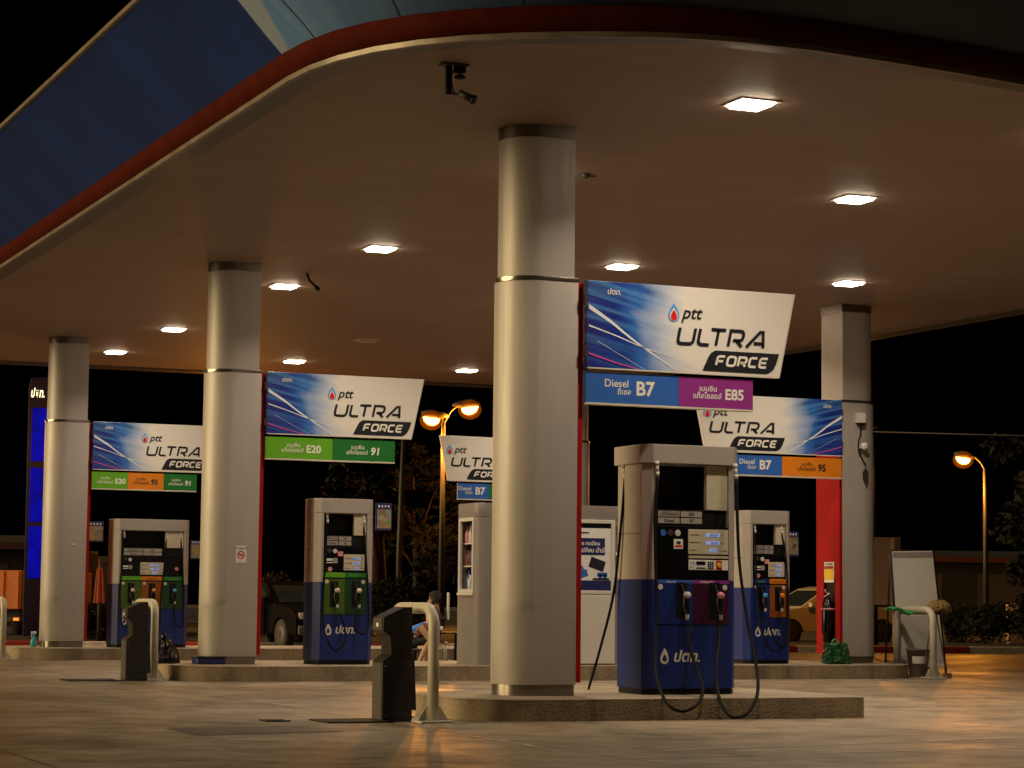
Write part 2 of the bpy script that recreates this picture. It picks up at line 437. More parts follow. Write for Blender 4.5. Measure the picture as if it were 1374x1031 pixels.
def glyph(ch, w, h, r):
    """wide technical letters as strokes (centre lines)"""
    def c(cx, cy, a0, a1): return arc(cx, cy, r, a0, a1, 4)
    if ch == 'U': return [[(0, h)] + c(r, r, 180, 270) + c(w-r, r, 270, 360) + [(w, h)]]
    if ch == 'L': return [[(0, h)] + c(r, r, 180, 270) + [(w, 0)]]
    if ch == 'T': return [[(0, h), (w, h)], [(w*.5, h), (w*.5, 0)]]
    if ch == 'R':
        return [[(0, 0), (0, h)] + c(w-r, h-r, 90, 0) + c(w-r, .38*h+r, 0, -90) + [(w*.28, .38*h)], [(w*.55, .38*h), (w, 0)]]
    if ch == 'A': return [[(0, 0), (w*.66, h), (w*.84, h), (w, 0)], [(w*.40, .27*h), (w*.94, .27*h)]]
    if ch == 'F': return [[(0, 0)] + c(r, h-r, 180, 90) + [(w, h)], [(0, h*.45), (w*.85, h*.45)]]
    if ch == 'O': return [[(w*.5, 0)] + c(w-r, r, 270, 360) + c(w-r, h-r, 0, 90) + c(r, h-r, 90, 180) + c(r, r, 180, 270) + [(w*.5, 0)]]
    if ch == 'C': return [[(w, h)] + c(r, h-r, 90, 180) + c(r, r, 180, 270) + [(w, 0)]]
    if ch == 'E': return [[(w, h)] + c(r, h-r, 90, 180) + c(r, r, 180, 270) + [(w, 0)], [(0, h*.5), (w*.9, h*.5)]]
    return []
def word(mb, s, x, z, h, widths, gap, t, r, shear, y, sc=1.):
    cx = 0
    for ch, w in zip(s, widths):
        for pl in glyph(ch, w, h-t, r):
            for q in stroke(pl, t):
                mb.flat([[(x+(cx+t/2+a+shear*(b+t/2))*sc, z+t/2+b) for a, b in q]], y)
        cx += w+t+gap-(t*1.7 if ch == 'L' else 0)
    return cx
def drop(cx, cz, w, h, n=28, k=1.):
    """flame-like drop outline: round below, pointed above"""
    out = []
    for i in range(n):
        a = 2*math.pi*i/n; rr = math.sin(a/2)
        out.append((cx + w/2*math.sin(a)*math.sin(a/2)**1.3*1.12, cz + h/2*math.cos(a)))
    return out

# ------------------------------------------------------------------ ground
g = MB(); g.face([(-300, -300, 0), (300, -300, 0), (300, 300, 0), (-300, 300, 0)])
tag(g.build('ground', 'concrete'), kind='structure')

# ------------------------------------------------------------------ canopy
def canopy_path(off=0.):
    base = [(-3.25, 24.2), (-3.25, 18), (-3.25, 12), (-3.25, 6), (-3.25, 1.5)]
    base += [(-3.25, -.9), (-3.21, -1.4), (-3.11, -1.85), (-2.94, -2.27), (-2.7, -2.64), (-2.4, -2.96), (-2.03, -3.24), (-1.6, -3.49), (-1.13, -3.70), (-.72, -3.82), (-.3, -3.88), (.3, -3.89), (1.0, -3.82), (1.8, -3.72), (2.8, -3.56)]
    base += [(6, -3.0), (9.4, -2.4)]
    base += [(10.8, -2.0), (11.7, -1.1), (12.1, 0), (12.2, 1.2), (12.2, 9.5), (12.1, 14), (11.95, 18), (11.9, 24.4), (11.6, 25.2), (10.9, 25.6), (4, 25.6), (-1.9, 25.65), (-2.8, 25.3)]
    P = [Vector(p) for p in base]; n = len(P); out = []
    for i in range(n):
        d = (P[(i+1) % n]-P[i-1]).normalized()
        out.append(P[i] + Vector((-d.y, d.x))*-off*1)     # outward for this winding
    return out
def arclen():
    P = canopy_path(); s = [0]
    for i in range(1, len(P)+1): s.append(s[-1]+(P[i % len(P)]-P[i-1]).length)
    return s
def sweep(profile, name, m, parent, uv=False, smooth=60):
    """rings of the canopy outline at (outward offset, height) steps"""
    bm = bmesh.new(); sl = arclen(); n = len(canopy_path()); lay = bm.loops.layers.uv.new('UVMap') if uv else None
    rings = []
    for off, z in profile: rings.append([bm.verts.new((p.x, p.y, z)) for p in canopy_path(off)])
    for k in range(len(rings)-1):
        for i in range(n):
            j = (i+1) % n
            f = bm.faces.new((rings[k][i], rings[k][j], rings[k+1][j], rings[k+1][i])); f.smooth = True
            if lay:
                for lp, (a, b) in zip(f.loops, ((sl[i], profile[k][1]), (sl[i+1], profile[k][1]), (sl[i+1], profile[k+1][1]), (sl[i], profile[k+1][1]))): lp[lay].uv = (a, b)
    bmesh.ops.recalc_face_normals(bm, faces=bm.faces[:])
    me = bpy.data.meshes.new(name); bm.to_mesh(me); bm.free(); me.materials.append(M[m])
    o = bpy.data.objects.new(name, me); COL.objects.link(o); o.parent = parent
    me.set_sharp_from_angle(angle=R(smooth))
    return o
SWOOSH = 25.05
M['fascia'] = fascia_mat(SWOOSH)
mk('red_band', (.055, .007, .003), .85, spec=.04, var=.2, scale=3)
mk('soffit', (.075, .058, .045), .5, var=.15, scale=2)
mk('trim', (.19, .155, .115), .4, .3, var=.35, scale=3)
cano = thing('station_canopy', (0, 0, 0), 'broad blue and red flat canopy with rounded corner roofing the whole forecourt', 'canopy')
mb = MB(); mb.face([(p.x, p.y, ZC) for p in canopy_path(-.26)]); mb.build('ceiling', 'ceiling', cano)
sweep([(-.27, ZC+.02), (-.27, ZC-.03), (-.03, ZC-.05)], 'soffit_border', 'soffit', cano, smooth=20)
sweep([(-.03, ZC-.05), (.02, ZC-.05), (.02, ZC-.005)], 'edge_trim', 'trim', cano, smooth=20)
sweep([(.02, ZC-.004), (.055, ZC+.03), (.075, ZC+.085), (.08, ZC+.14), (.06, ZC+.20)], 'red_band', 'red_band', cano)
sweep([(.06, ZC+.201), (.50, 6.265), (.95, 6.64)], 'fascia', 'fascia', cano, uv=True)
sweep([(.95, 6.642), (.985, 6.645), (.985, 6.69), (.90, 6.70)], 'top_trim', 'trim', cano, smooth=20)
mb = MB(); mb.face([(p.x, p.y, 6.68) for p in canopy_path(.93)]); mb.build('roof', 'shed', cano)

# ceiling lamps
LAB = {(0, 0): 'largest lit square ceiling lamp at upper right, nearest the camera', (1, 1): 'lit square ceiling lamp at far right, directly below and right of the largest one',
       (2, 2): 'lit square ceiling lamp just above the right-hand grey column', (1, 2): 'lit square ceiling lamp just above the big front sign',
       (0, 2): 'lit square ceiling lamp between the front column and the second column', (0, 3): 'lit square ceiling lamp touching the right side of the second column top',
       (0, 4): 'lit square ceiling lamp between second and third columns', (0, 5): 'leftmost small lit ceiling lamp beside the third column top',
       (1, 5): 'small lit ceiling lamp right above the second column\'s sign', (2, 5): 'small lit ceiling lamp at back, just left of the front column',
       (1, 4): 'unlit dark ceiling lamp between lit ones at the back', (0, 1): 'lit ceiling lamp hidden behind the top of the front column',
       (1, 0): 'lit ceiling lamp past the right frame edge near the front fascia', (2, 0): 'lit ceiling lamp farthest right along the front fascia, out of frame',
       (2, 1): 'lit ceiling lamp right of the front bay, out of frame', (1, 3): 'lit ceiling lamp concealed by the front column in the middle bay',
       (2, 3): 'lit ceiling lamp concealed behind the big front sign', (2, 4): 'lit ceiling lamp at back concealed by the front column\'s red edge'}
for i, x in enumerate((.95, 4.48, 8.1)):
    for j, y in enumerate((-1.7, 2.2, 8.2, 12.3, 18.5, 22.65)):
        x = {(0, 1): .60, (1, 3): 4.75}.get((i, j), (.95, 4.48, 8.1)[i])
        t = thing('ceiling_lamp', (x, y, ZC), LAB[(i, j)], 'ceiling lamp', 'square lamps set in the canopy ceiling')
        a, b = .175, .205
        f = MB()
        for q in ((-b, b, -b, -a), (-b, b, a, b), (-b, -a, -a, a), (a, b, -a, a)): f.box(q[0], q[1], q[2], q[3], -.012, .0)
        f.build('frame', 'ceiling_lamp_frame', t)
        on = (i, j) != (1, 4)
        d = MB(); c = a-.004
        d.face([(-c*.84, -c*.84, -.040), (c*.84, -c*.84, -.040), (c*.84, c*.84, -.040), (-c*.84, c*.84, -.040)]); lens = d.build('diffuser', 'diffuser' if on else 'diffuser_off', t)
        d = MB()
        q0 = [(-c, -c), (c, -c), (c, c), (-c, c)]
        for k in range(4):
            p, r_ = q0[k], q0[(k+1) % 4]
            d.face([(p[0], p[1], -.002), (r_[0], r_[1], -.002), (r_[0]*.84, r_[1]*.84, -.040), (p[0]*.84, p[1]*.84, -.040)])
        d.build('diffuser_rim', 'diffuser_side' if on else 'diffuser_off', lens)
        if on:
            l = bpy.data.lights.new('lamp_light', 'AREA'); l.shape = 'SQUARE'; l.size = .30; l.energy = LAMP; l.color = LAMPCOL; l.spread = R(LAMP_SPREAD)
            lo = bpy.data.objects.new('lamp_light', l); COL.objects.link(lo); lo.parent = t; lo.location = (0, 0, -.046)

# ------------------------------------------------------------------ columns
A_, B_ = .71, .68
def stadium(ins, flip, xflat=0.):
    r = B_/2-ins; cx = -(A_-B_/2)
    pts = [(xflat-ins, ins), (xflat-ins, B_-ins)] + arc(cx, B_/2, r, 90, 270, 18)
    return [(-x, y) for x, y in pts] if flip else pts
def column(loc, flip, label):
    t = thing('canopy_column', loc, label, 'column', 'silver columns holding up the canopy')
    sg = -1 if flip else 1
    MB().prism(stadium(.012, flip), 0, .105).build('base_plate', 'steel', t, smooth_angle=25)
    MB().prism(stadium(0, flip), .105, 3.965, bev=.004).build('lower_sleeve', 'silver', t, smooth_angle=25)
    MB().prism(stadium(-.004, flip), 3.967, 4.01, bev=.004).build('trim_band', 'steel', t, smooth_angle=25)
    MB().prism(stadium(.03, flip), 4.012, 5.37).build('upper_sleeve', 'silver', t, smooth_angle=25)
    MB().prism(stadium(.022, flip), 5.372, ZC-ZI-.001).build('cap', 'cap_steel', t, smooth_angle=25)
    x0, x1 = sorted((.003*sg, .052*sg))
    if not flip:
        MB().box(x0, x1, -.002, B_, .125, 3.965, .004).build('end_panel', 'red', t)
    else:
        e = MB()
        e.box(x0, x1, -.002, B_, 1.28, 3.965, .004); e.box(x0, x1, -.002, B_, .125, .28, .004)
        e.box(x0, x1, -.002, .13, .282, 1.278, .003); e.box(x0, x1, .47, B_, .282, 1.278, .003)
        p = e.build('end_panel', 'red', t)
        MB().box(x0+.04, x1-.002, .132, .468, .284, 1.276).build('niche', 'black', p)
    return t
cols = [((0, 0), False, 'big silver column in the foreground, with red edge and the largest sign'),
        ((0, S), False, 'silver column with a no smoking notice, carrying the E20 and 91 sign'),
        ((0, 2*S), False, 'leftmost silver column, standing beside the tall blue pylon'),
        ((L, S), True, 'grey column at right with wide red panel holding a fire extinguisher'),
        ((L, 2*S), True, 'farthest column, mostly hidden behind the foreground column')]
CO = [column((x, y, ZI), fl, lb) for (x, y), fl, lb in cols]

# no smoking notice and small fixings
n = CO[1]
nb = MB().box(-.32, -.17, -.006, -.001, 1.37, 1.60, .002).build('notice', 'white', n)
q = MB()
for i in range(24):
    a0, a1 = 2*math.pi*i/24, 2*math.pi*(i+1)/24
    q.flat([[(-.245+.055*math.cos(a0), 1.475+.055*math.sin(a0)), (-.245+.055*math.cos(a1), 1.475+.055*math.sin(a1)), (-.245+.042*math.cos(a1), 1.475+.042*math.sin(a1)), (-.245+.042*math.cos(a0), 1.475+.042*math.sin(a0))]], -.008)
for a in stroke([(-.283, 1.513), (-.207, 1.437)], .012): q.flat([a], -.0085)
q.build_flat('prohibition_ring', 'emblem_red', nb, 0)
q = MB(); q.flat([[(-.28, 1.468), (-.215, 1.468), (-.215, 1.482), (-.28, 1.482)], [(-.235, 1.49), (-.228, 1.49), (-.22, 1.51), (-.228, 1.51)]], -.0075)
q.build_flat('cigarette', 'ink', nb, 0)
text('lettering', 'ห้ามสูบบุหรี่', -.245, 1.555, .036, 'ink', nb, -.008, align='CENTER', bold=.01)
MB().lathe([(.001, -.012), (.022, -.01), (.022, -.001)], (-.23, 0, 1.80), 12, 'y').build('sensor', 'white', CO[2])

# ------------------------------------------------------------------ signs
def fuel_sign(loc, flip, grades, label, dx=-.09, tsc=1., W=2.29):
    """local x runs along the sign, z from the ground of the column foot, front faces -y"""
    t = thing('fuel_sign', loc, label, 'sign', 'fuel signs fixed to the columns')
    zb, zt = 3.335, 4.185; y0, y1 = -.10, -.02
    out = [(0, zb), (W-.18, zb), (W, zt), (0, zt)]
    if flip: out = [(W-x, z) for x, z in out][::-1]
    MB().prism(out, y0, y1, 'y', bev=.006).build('main_panel', 'sign_art_flip' if flip else 'sign_art', t)
    fr = MB(); P = out+[out[0]]
    for i in ((0, 1) if not flip else (2, 1)):
        for q in stroke([P[i], P[i+1]], .014): fr.flat([q], y0-.003)
    fr.build_flat('edge_frame', 'offwhite', t, 0)
    ya = y0-.004
    X = (lambda x: W-x) if flip else (lambda x: x)
    # light trails
    for pts, w0, w1 in (([(.01, 3.93), (.25, 3.79), (.5, 3.62), (.97, 3.345)], .046, .008), ([(.01, 3.745), (.30, 3.66), (.60, 3.56), (.92, 3.48)], .016, .004), ([(.1, 3.6), (.4, 3.45), (.62, 3.345)], .004, .003)):
        tr = MB(); sp = [(p.x, p.y) for p in spline([(a, b, 0) for a, b in pts], 6)]; m_ = len(sp)
        for i in range(m_-1):
            wa = w0+(w1-w0)*i/m_; wb = w0+(w1-w0)*(i+1)/m_
            tr.flat([[(X(sp[i][0]), sp[i][1]+wa/2), (X(sp[i+1][0]), sp[i+1][1]+wb/2), (X(sp[i+1][0]), sp[i+1][1]-wb/2), (X(sp[i][0]), sp[i][1]-wa/2)]], ya)
        tr.build_flat('light_trail', 'trail', t, 0)
    tr = MB(); tr.flat([[(X(.01), 3.480), (X(.3), 3.402), (X(.56), 3.345), (X(.52), 3.345), (X(.28), 3.395), (X(.01), 3.468)]], ya-.001)
    tr.build_flat('pink_trail', 'pink_line', t, 0)
    # emblem, wordmark
    u = lambda x: dx+x*tsc
    e = MB(); e.flat([drop(u(1.018), 3.925, .150*tsc, .185)], ya-.002); em = e.build_flat('emblem', 'emblem_blue', t, 0)
    e = MB(); e.flat([drop(u(1.018), 3.907, .112*tsc, .130)], ya-.003); e.build_flat('emblem_gap', 'sign_white', em, 0)
    e = MB(); e.flat([drop(u(1.018), 3.897, .088*tsc, .105)], ya-.004); e.build_flat('emblem_core', 'emblem_red', em, 0)
    text('wordmark', 'ptt', u(1.105), 3.872, .175, 'ink', t, ya-.002, sx=1.02*tsc, shear=.32, bold=.018)
    wd = MB(); word(wd, 'ULTRA', u(1.035), 3.605, .190, [.170, .125, .165, .150, .190], .020, .034, .040, .22, ya-.002, tsc)
    wd.build_flat('large_lettering', 'ink', t, 0)
    bd = MB(); k = [(1.335, 3.368), (1.40, 3.50)] + [(1.43, 3.545), (1.48, 3.572)] + [(2.20, 3.572), (2.165, 3.47)] + [(2.13, 3.41), (2.08, 3.375), (2.04, 3.368)]
    if flip: k = k
    bd.flat([[(u(a), b) for a, b in k]], ya-.002); bg = bd.build_flat('badge', 'ink', t, 0)
    wd = MB(); word(wd, 'FORCE', u(1.47), 3.417, .112, [.075, .082, .078, .075, .075], .012, .024, .022, .24, ya-.0045, tsc*1.06)
    wd.build_flat('badge_lettering', 'letter_white', bg, 0)
    text('small_lettering', 'ปตท.', X(.34) if flip else .2, 4.06, .075, 'letter_white', t, ya-.002, bold=.015, shear=.15)
    # grade strip below, set back under the panel
    z0, z1 = 3.005, 3.30
    for i, (x0, x1, mt, words, ink) in enumerate(grades):
        p = MB().box(x0+(.002 if i else 0), x1, -.075, -.02, z0, z1, .003).build('grade_panel', mt, t)
        yb = -.0775; cx = (x0+x1)/2; wv = x1-x0
        if words == 'B7':
            text('lettering', 'Diesel', cx-.31, 3.165, .105, ink, p, yb, bold=.01)
            text('lettering', 'ดีเซล', cx-.17, 3.095, .075, ink, p, yb, bold=.012)
            text('lettering', 'B7', cx+.03, 3.095, .19, ink, p, yb, bold=.03)
        else:
            k = min(1., wv/.72)
            text('lettering', 'เบนซิน', cx-.09*k, 3.168, .075*k, ink, p, yb, align='CENTER', bold=.012)
            text('lettering', 'แก๊สโซฮอล์', cx-.10*k, 3.095, .075*k, ink, p, yb, align='CENTER', bold=.012)
            text('lettering', words, cx+.095*k, 3.095, .135*k+.01, ink, p, yb, bold=.03, shear=.0 if words[0] == 'E' else .12)
    xa, xb = min(g_[0] for g_ in grades), max(g_[1] for g_ in grades)
    MB().box(xa, xb, -.085, -.015, z0-.022, z0-.002, .003).build('strip_rail', 'offwhite', t)
    # hidden brackets between column end panel and sign
    xe = W if flip else 0
    for zz in (3.45, 3.95): MB().box(*sorted((xe, xe+(.02 if flip else -.02))), -.09, -.03, zz, zz+.1).build('bracket', 'dark_metal', t)
    return t
LW = 'letter_white'
fuel_sign((.055, 0, 0), False, [(0, 1.0, 'blue_strip', 'B7', LW), (1.0, 1.83, 'purple', 'E85', LW)], 'largest fuel sign, fixed to the foreground column above Diesel B7 and purple E85 strips')
fuel_sign((.055, S, 0), False, [(0, .96, 'green_light', 'E20', LW), (.96, 1.88, 'green_dark', '91', LW)], 'fuel sign above light green E20 and dark green 91 strips, on the second column')
fuel_sign((.055, 2*S, 0), False, [(0, .645, 'green_light', 'E20', LW), (.645, 1.30, 'orange', '95', 'ink'), (1.30, 1.91, 'green_dark', '91', LW)], 'leftmost fuel sign, above three strips reading E20, 95 and 91')
fuel_sign((L-.055-2.52, S, 0), True, [(.63, 1.48, 'blue_strip', 'B7', LW), (1.48, 2.52, 'orange', '95', 'ink')], 'mirrored fuel sign on the right column, above Diesel B7 and orange 95 strips', dx=-.95, tsc=1.12, W=2.52)
fuel_sign((L-.055-2.52, 2*S, 0), True, [(.38, 1.02, 'blue_strip', 'B7', LW), (1.02, 2.46, 'green_dark', '91', LW)], 'distant fuel sign half hidden behind the foreground column, with B7 strip', dx=-.93, tsc=1.1, W=2.52)

# ------------------------------------------------------------------ islands
def island(x0, x1, yc, hw, label, rl=.55, rr=.5):
    t = thing('pump_island', ((x0+x1)/2, yc, 0), label, 'island', 'raised concrete pump islands')
    w_ = (x1-x0)/2
    def outl(i):
        return [(p[0], p[1]) for p in arc(w_-rr, -hw+rr, rr-i, 270, 360, 8) + arc(w_-rr, hw-rr, rr-i, 0, 90, 8) + arc(-w_+rl, hw-rl, rl-i, 90, 180, 8) + arc(-w_+rl, -hw+rl, rl-i, 180, 270, 8)]
    MB().prism(outl(0), -.02, ZI-.016).build('kerb', 'aggregate', t, smooth_angle=30)
    MB().prism(outl(.0), ZI-.015, ZI-.001, bev=.006).build('top_slab', 'island_top', t, smooth_angle=30)
    return t
island(-1.33, 2.80, .33, 1.06, 'short concrete island under the foreground column and nearest dispenser', .75, .12)
island(-1.28, 10.20, S+.33, 1.28, 'long concrete island in the middle carrying booth and two dispensers', .9, .9)
island(-1.28, 10.85, 2*S+.33, 1.28, 'far concrete island at left under the three-product dispenser', .9, .9)

# ------------------------------------------------------------------ dispensers
def nozzle(parent, x, y, z, cap, flip=1):
    """a pump nozzle hung spout-up in its holster"""
    r = MB().box(x-.058, x+.058, y-.004, y-.001, z-.22, z+.13, .002).build('holster', 'black', parent)
    q = MB()
    q.tube(spline([(x-.01, y-.02, z+.11), (x, y-.05, z+.04), (x+.012, y-.085, z-.02), (x+.02, y-.09, z-.10), (x+.022, y-.08, z-.18)], 4), [.014]*5+[.024]*5+[.026]*4+[.019]*3, 10)
    nz = q.build('nozzle', 'black', r)
    q = MB(); q.tube(spline([(x-.005, y-.08, z-.0), (x-.035, y-.115, z-.06), (x-.03, y-.12, z-.13), (x+.015, y-.10, z-.185)], 4), .0085, 8); q.build('guard', 'dark_metal', r)
    q = MB(); q.lathe([(.006, -.045), (.030, -.04), (.036, -.015), (.032, .012), (.01, .02)], (x+.014, y-.085, z+.005), 14, 'y'); q.build('nozzle_cap', cap, r)
    q = MB(); q.lathe([(.015, -.03), (.018, -.01), (.018, .02), (.013, .03)], (x+.024, y-.078, z-.205), 12); q.build('swivel', 'silver_light', r)
def hose(parent, pts, r=.0135, n=8):
    return MB().tube(spline(pts, n), r, 10).build('hose', 'rubber', parent)
def swivel(parent, x, y, z):
    q = MB(); q.tube([(x, y, z+.05), (x, y-.01, z+.01)], [.022, .024]); q.tube([(x, y-.01, z+.008), (x+.006, y-.012, z-.05)], [.017, .015]); q.tube([(x+.006, y-.012, z-.052), (x+.01, y-.012, z-.10)], [.020, .014])
    q.build('hose_swivel', 'silver_light', parent)

def dispenser(loc, W, D, prods, label, near=False, hz=2.27, header=.2, z_blue=1.12, oh=0., ch=.10):
    """local: x 0..W along the front, y 0..D away from the front, z up from the island"""
    t = thing('fuel_dispenser', loc, label, 'fuel pump', 'fuel dispensers on the islands')
    def foot(i): return [(i, D-i), (i, ch+i*.4), (ch*.8+i*.4, i), (W-ch*.8-i*.4, i), (W-i, ch+i*.4), (W-i, D-i)]
    MB().prism(foot(.012), 0, .055).build('plinth', 'black', t)
    MB().prism(foot(0), .056, z_blue, bev=.004).build('lower_body', 'navy', t)
    zt = hz-header
    pw = ch*.8+.035
    for s in (0, 1):
        px = [(0, D), (0, ch), (ch*.8, 0), (pw, 0), (pw, D)]
        if s: px = [(W-a, b) for a, b in px][::-1]
        py = MB().prism(px, z_blue+.002, zt-.001, bev=.003).build('pylon', 'pump_silver', t)
        # panel seam on the outer face
        xs = -.0015 if not s else W+.0015
        MB().box(xs-.001, xs+.001, ch+.005, D-.005, 1.565, 1.572).build('seam', 'dark_metal', py)
    hd = [(-oh, D+oh), (-oh, ch-oh*.2), (ch*.8-oh*.2, -oh), (W-ch*.8+oh*.2, -oh), (W+oh, ch-oh*.2), (W+oh, D+oh)]
    MB().prism(hd, zt, hz, bev=.006).build('header', 'pump_silver', t)
    xi0, xi1 = pw+.001, W-pw-.001
    zf0 = z_blue+.004 if near else 1.26; zf1 = 1.64 if near else 1.60
    fa = MB().box(xi0, xi1, .012, D-.012, zf0 if near else z_blue+.004, zf1, .004).build('console', 'black_gloss', t)
    # price labels above the console
    zl = zf1
    xl0, xl1 = xi0+.05, xi0+(xi1-xi0)*.66
    lp = MB().box(xi0+.005, xi1-.005, .05, D-.05, zl+.002, zl+.165, .003).build('label_board', 'black', t)
    k = (xl1-xl0)/2
    for a in (0, 1):
        for b in (0, 1):
            x0 = xl0+a*(k+.006); z0 = zl+.03+b*.066
            pl = MB().box(x0, x0+k-.008, .044, .0485, z0, z0+.055).build('grade_plate', 'pump_silver', lp)
            text('lettering', ('Diesel', 'B7', 'แก๊สโซฮอล์', 'E85')[a+2*b], x0+k/2, z0+.012, .045, 'ink', pl, .0425, align='CENTER', bold=.012)
    # electronics cover on the right of the opening
    MB().box(xi1-.29*(xi1-xi0), xi1-.004, .03, .09, zl+.168, zt-.004, .004).build('electronics_cover', 'cream', t)
    MB().box(xi0, xi1, D*.45, D*.45+.02, zl+.168, zt-.004).build('back_panel', 'black', t)
    # display, keypad
    yf = .0115
    dx0, dx1 = (W*.455, xi1-.006) if near else ((xi0+(xi1-xi0)*.47, xi0+(xi1-xi0)*.95) if len(prods) < 3 else (xi0+(xi1-xi0)*.31, xi0+(xi1-xi0)*.69))
    dz0, dz1 = (1.37, 1.615) if near else (1.285, 1.505)
    dp = MB().box(dx0, dx1, yf-.012, yf-.001, dz0, dz1, .004).build('display', 'cream', t)
    for i in range(3):
        zz = dz1-.055-i*.075*(dz1-dz0)/.245
        xw = .30 if i < 2 else .16
        MB().box(dx0+(dx1-dx0)*(.62-xw*.62), dx0+(dx1-dx0)*(.62+xw*.38)+.02, yf-.0145, yf-.0125, zz-.018, zz+.018).build('readout', 'lcd', dp)
        text('lettering', ('888.88', '88.88', '37.29')[i], dx0+(dx1-dx0)*.73, zz-.013, .034, 'ink', dp, yf-.0155, align='RIGHT')
        text('lettering', ('บาท', 'ลิตร', 'บาท/ลิตร')[i], dx0+(dx1-dx0)*.80, zz-.01, .022, 'ink', dp, yf-.0135)
        MB().box(dx0+.02, dx0+.02+.10*(1 if i < 2 else .7), yf-.0145, yf-.0125, zz-.002, zz+.003).build('marking', 'ink', dp)
    if near:
        kp = MB().box(dx0+.006, dx1, yf-.010, yf-.001, 1.215, 1.315, .003).build('keypad', 'poster_grey', t)
        q = MB()
        for a in range(3):
            for b in range(4): q.box(dx0+.215+a*.024, dx0+.234+a*.024, yf-.014, yf-.0105, 1.225+b*.02, 1.24+b*.02, .002)
        q.build('keys', 'dark_metal', kp)
        MB().box(dx0+.09, dx0+.19, yf-.0125, yf-.0105, 1.265, 1.30).build('readout', 'black_gloss', kp)
        MB().box(dx0+.09, dx0+.19, yf-.0125, yf-.0105, 1.228, 1.24).build('card_slot', 'black', kp)
        es = MB().box(dx0+.31, dx0+.375, yf-.0125, yf-.0105, 1.22, 1.31, .002).build('stop_plate', 'emblem_red', kp)
        MB().lathe([(.02, -.018), (.026, -.01), (.026, 0)], (dx0+.342, yf-.0125, 1.265), 14, 'y').build('stop_button', 'yellow', es)
        text('lettering', '1 2', dx0+.02, 1.27, .04, 'ink', kp, yf-.0125, bold=.02)
        text('lettering', 'OK', dx0+.02, 1.235, .022, 'ink', kp, yf-.0125)
        MB().box(dx0+.004, dx1-.002, yf-.013, yf-.002, 1.33, 1.355, .002).build('slot_bar', 'cream', t)
    # round and square stickers
    sx = xi0+.04
    st = ((0.05, 1.575, 'blue_strip', 0), (.13, 1.575, 'dark_metal', 0), (.21, 1.575, 'silver_light', 0)) if near else ((.05, 1.555, 'dark_metal', 0), (.13, 1.548, 'silver_light', 0), (.06, 1.30, 'pink', 0))
    for a, b, mt, _ in st:
        if len(prods) > 2 and mt == 'pink': a = xi1-xi0-.16; b = 1.40
        MB().lathe([(.03, -.003), (.032, -.001), (.032, 0)], (sx+a, yf-.001, b), 16, 'y').build('sticker', mt, t)
    if near:
        s_ = MB().box(sx+.165, sx+.265, yf-.003, yf-.001, 1.42, 1.515).build('sticker', 'white', t)
        MB().box(sx+.175, sx+.255, yf-.0045, yf-.0032, 1.435, 1.455).build('print', 'emblem_red', s_)
        MB().box(sx+.195, sx+.24, yf-.0045, yf-.0032, 1.465, 1.495).build('print', 'ink', s_)
    else:
        s_ = MB().box(sx+.005, sx+.095, yf-.003, yf-.001, 1.415, 1.445).build('sticker', 'white', t)
        s2 = MB().box(sx+.105, sx+.165, yf-.003, yf-.001, 1.385, 1.45).build('sticker', 'silver_light', t)
        for b in (1.40, 1.418, 1.436): MB().box(sx+.11, sx+.16, yf-.0045, yf-.0032, b-.004, b+.004).build('print', 'ink', s2)
        MB().box(sx+.005, sx+.095, yf-.003, yf-.001, 1.385, 1.398).build('sticker', 'white', t)
        if len(prods) < 3: MB().box(sx+.17, sx+.245, yf-.003, yf-.001, 1.48, 1.545).build('sticker', 'pink', t)
    # product panels with nozzles
    n_ = len(prods); pw_ = (xi1-xi0)/n_; zp0, zp1 = (.685, z_blue-.035) if near else (.685, 1.165)
    for i, (mt, word_, cap, smt) in enumerate(prods):
        x0 = xi0+i*pw_+(.002 if i else 0); x1 = xi0+(i+1)*pw_
        pp = MB().box(x0, x1, -.008, -.0012, zp0, zp1, .002).build('product_panel', mt, t)
        if near:
            sp = MB().box(x0, x1, -.009, -.0012, zp1+.003, zp1+.033, .001).build('product_strip', smt, t)
            text('lettering', word_, x0+.12 if i == 0 else x0+.08, zp1+.009, .024, 'letter_white', sp, -.0105, bold=.02)
        else:
            sp = MB().box(x0, x1, -.004, .0105, zp1+.022, 1.255, .002).build('product_strip', smt, t)
            text('lettering', word_, (x0+x1)/2, zp1+.04, .036, 'ink' if mt == 'panel_orange' else 'green_light', sp, -.0055, align='CENTER', bold=.015)
        nx = (x0+x1)/2+(.0 if not near else (.02 if i == 0 else .04))
        if near and i == 0: nx = x0+.28
        nozzle(pp, nx, -.009, (zp0+zp1)/2+.08, cap)
        MB().lathe([(.026, -.004), (.028, -.001), (.028, 0)], (x0+.05 if i == 0 or len(prods) > 2 else x1-.05, -.009, zp1-.035), 14, 'y').build('sticker', 'silver_light', pp)
    if not near: MB().box(xi0, xi1, -.004, .0105, zp1+.004, zp1+.018).build('divider', 'black', t)
    # white emblem and letters on the lower body
    lx, lz = (.16, .375) if near else (.15, .48)
    q = MB(); o1 = drop(lx+.05, lz, .115, .16); i1 = drop(lx+.05, lz-.018, .060, .075)
    for k2 in range(len(o1)):
        j2 = (k2+1) % len(o1); q.flat([[o1[k2], o1[j2], i1[j2], i1[k2]]], -.0035)
    q.build_flat('emblem', 'offwhite', t, 0)
    text('lettering', 'ปตท.', lx+.14, lz-.055, .145, 'offwhite', t, -.0035, shear=.25, bold=.025)
    return t
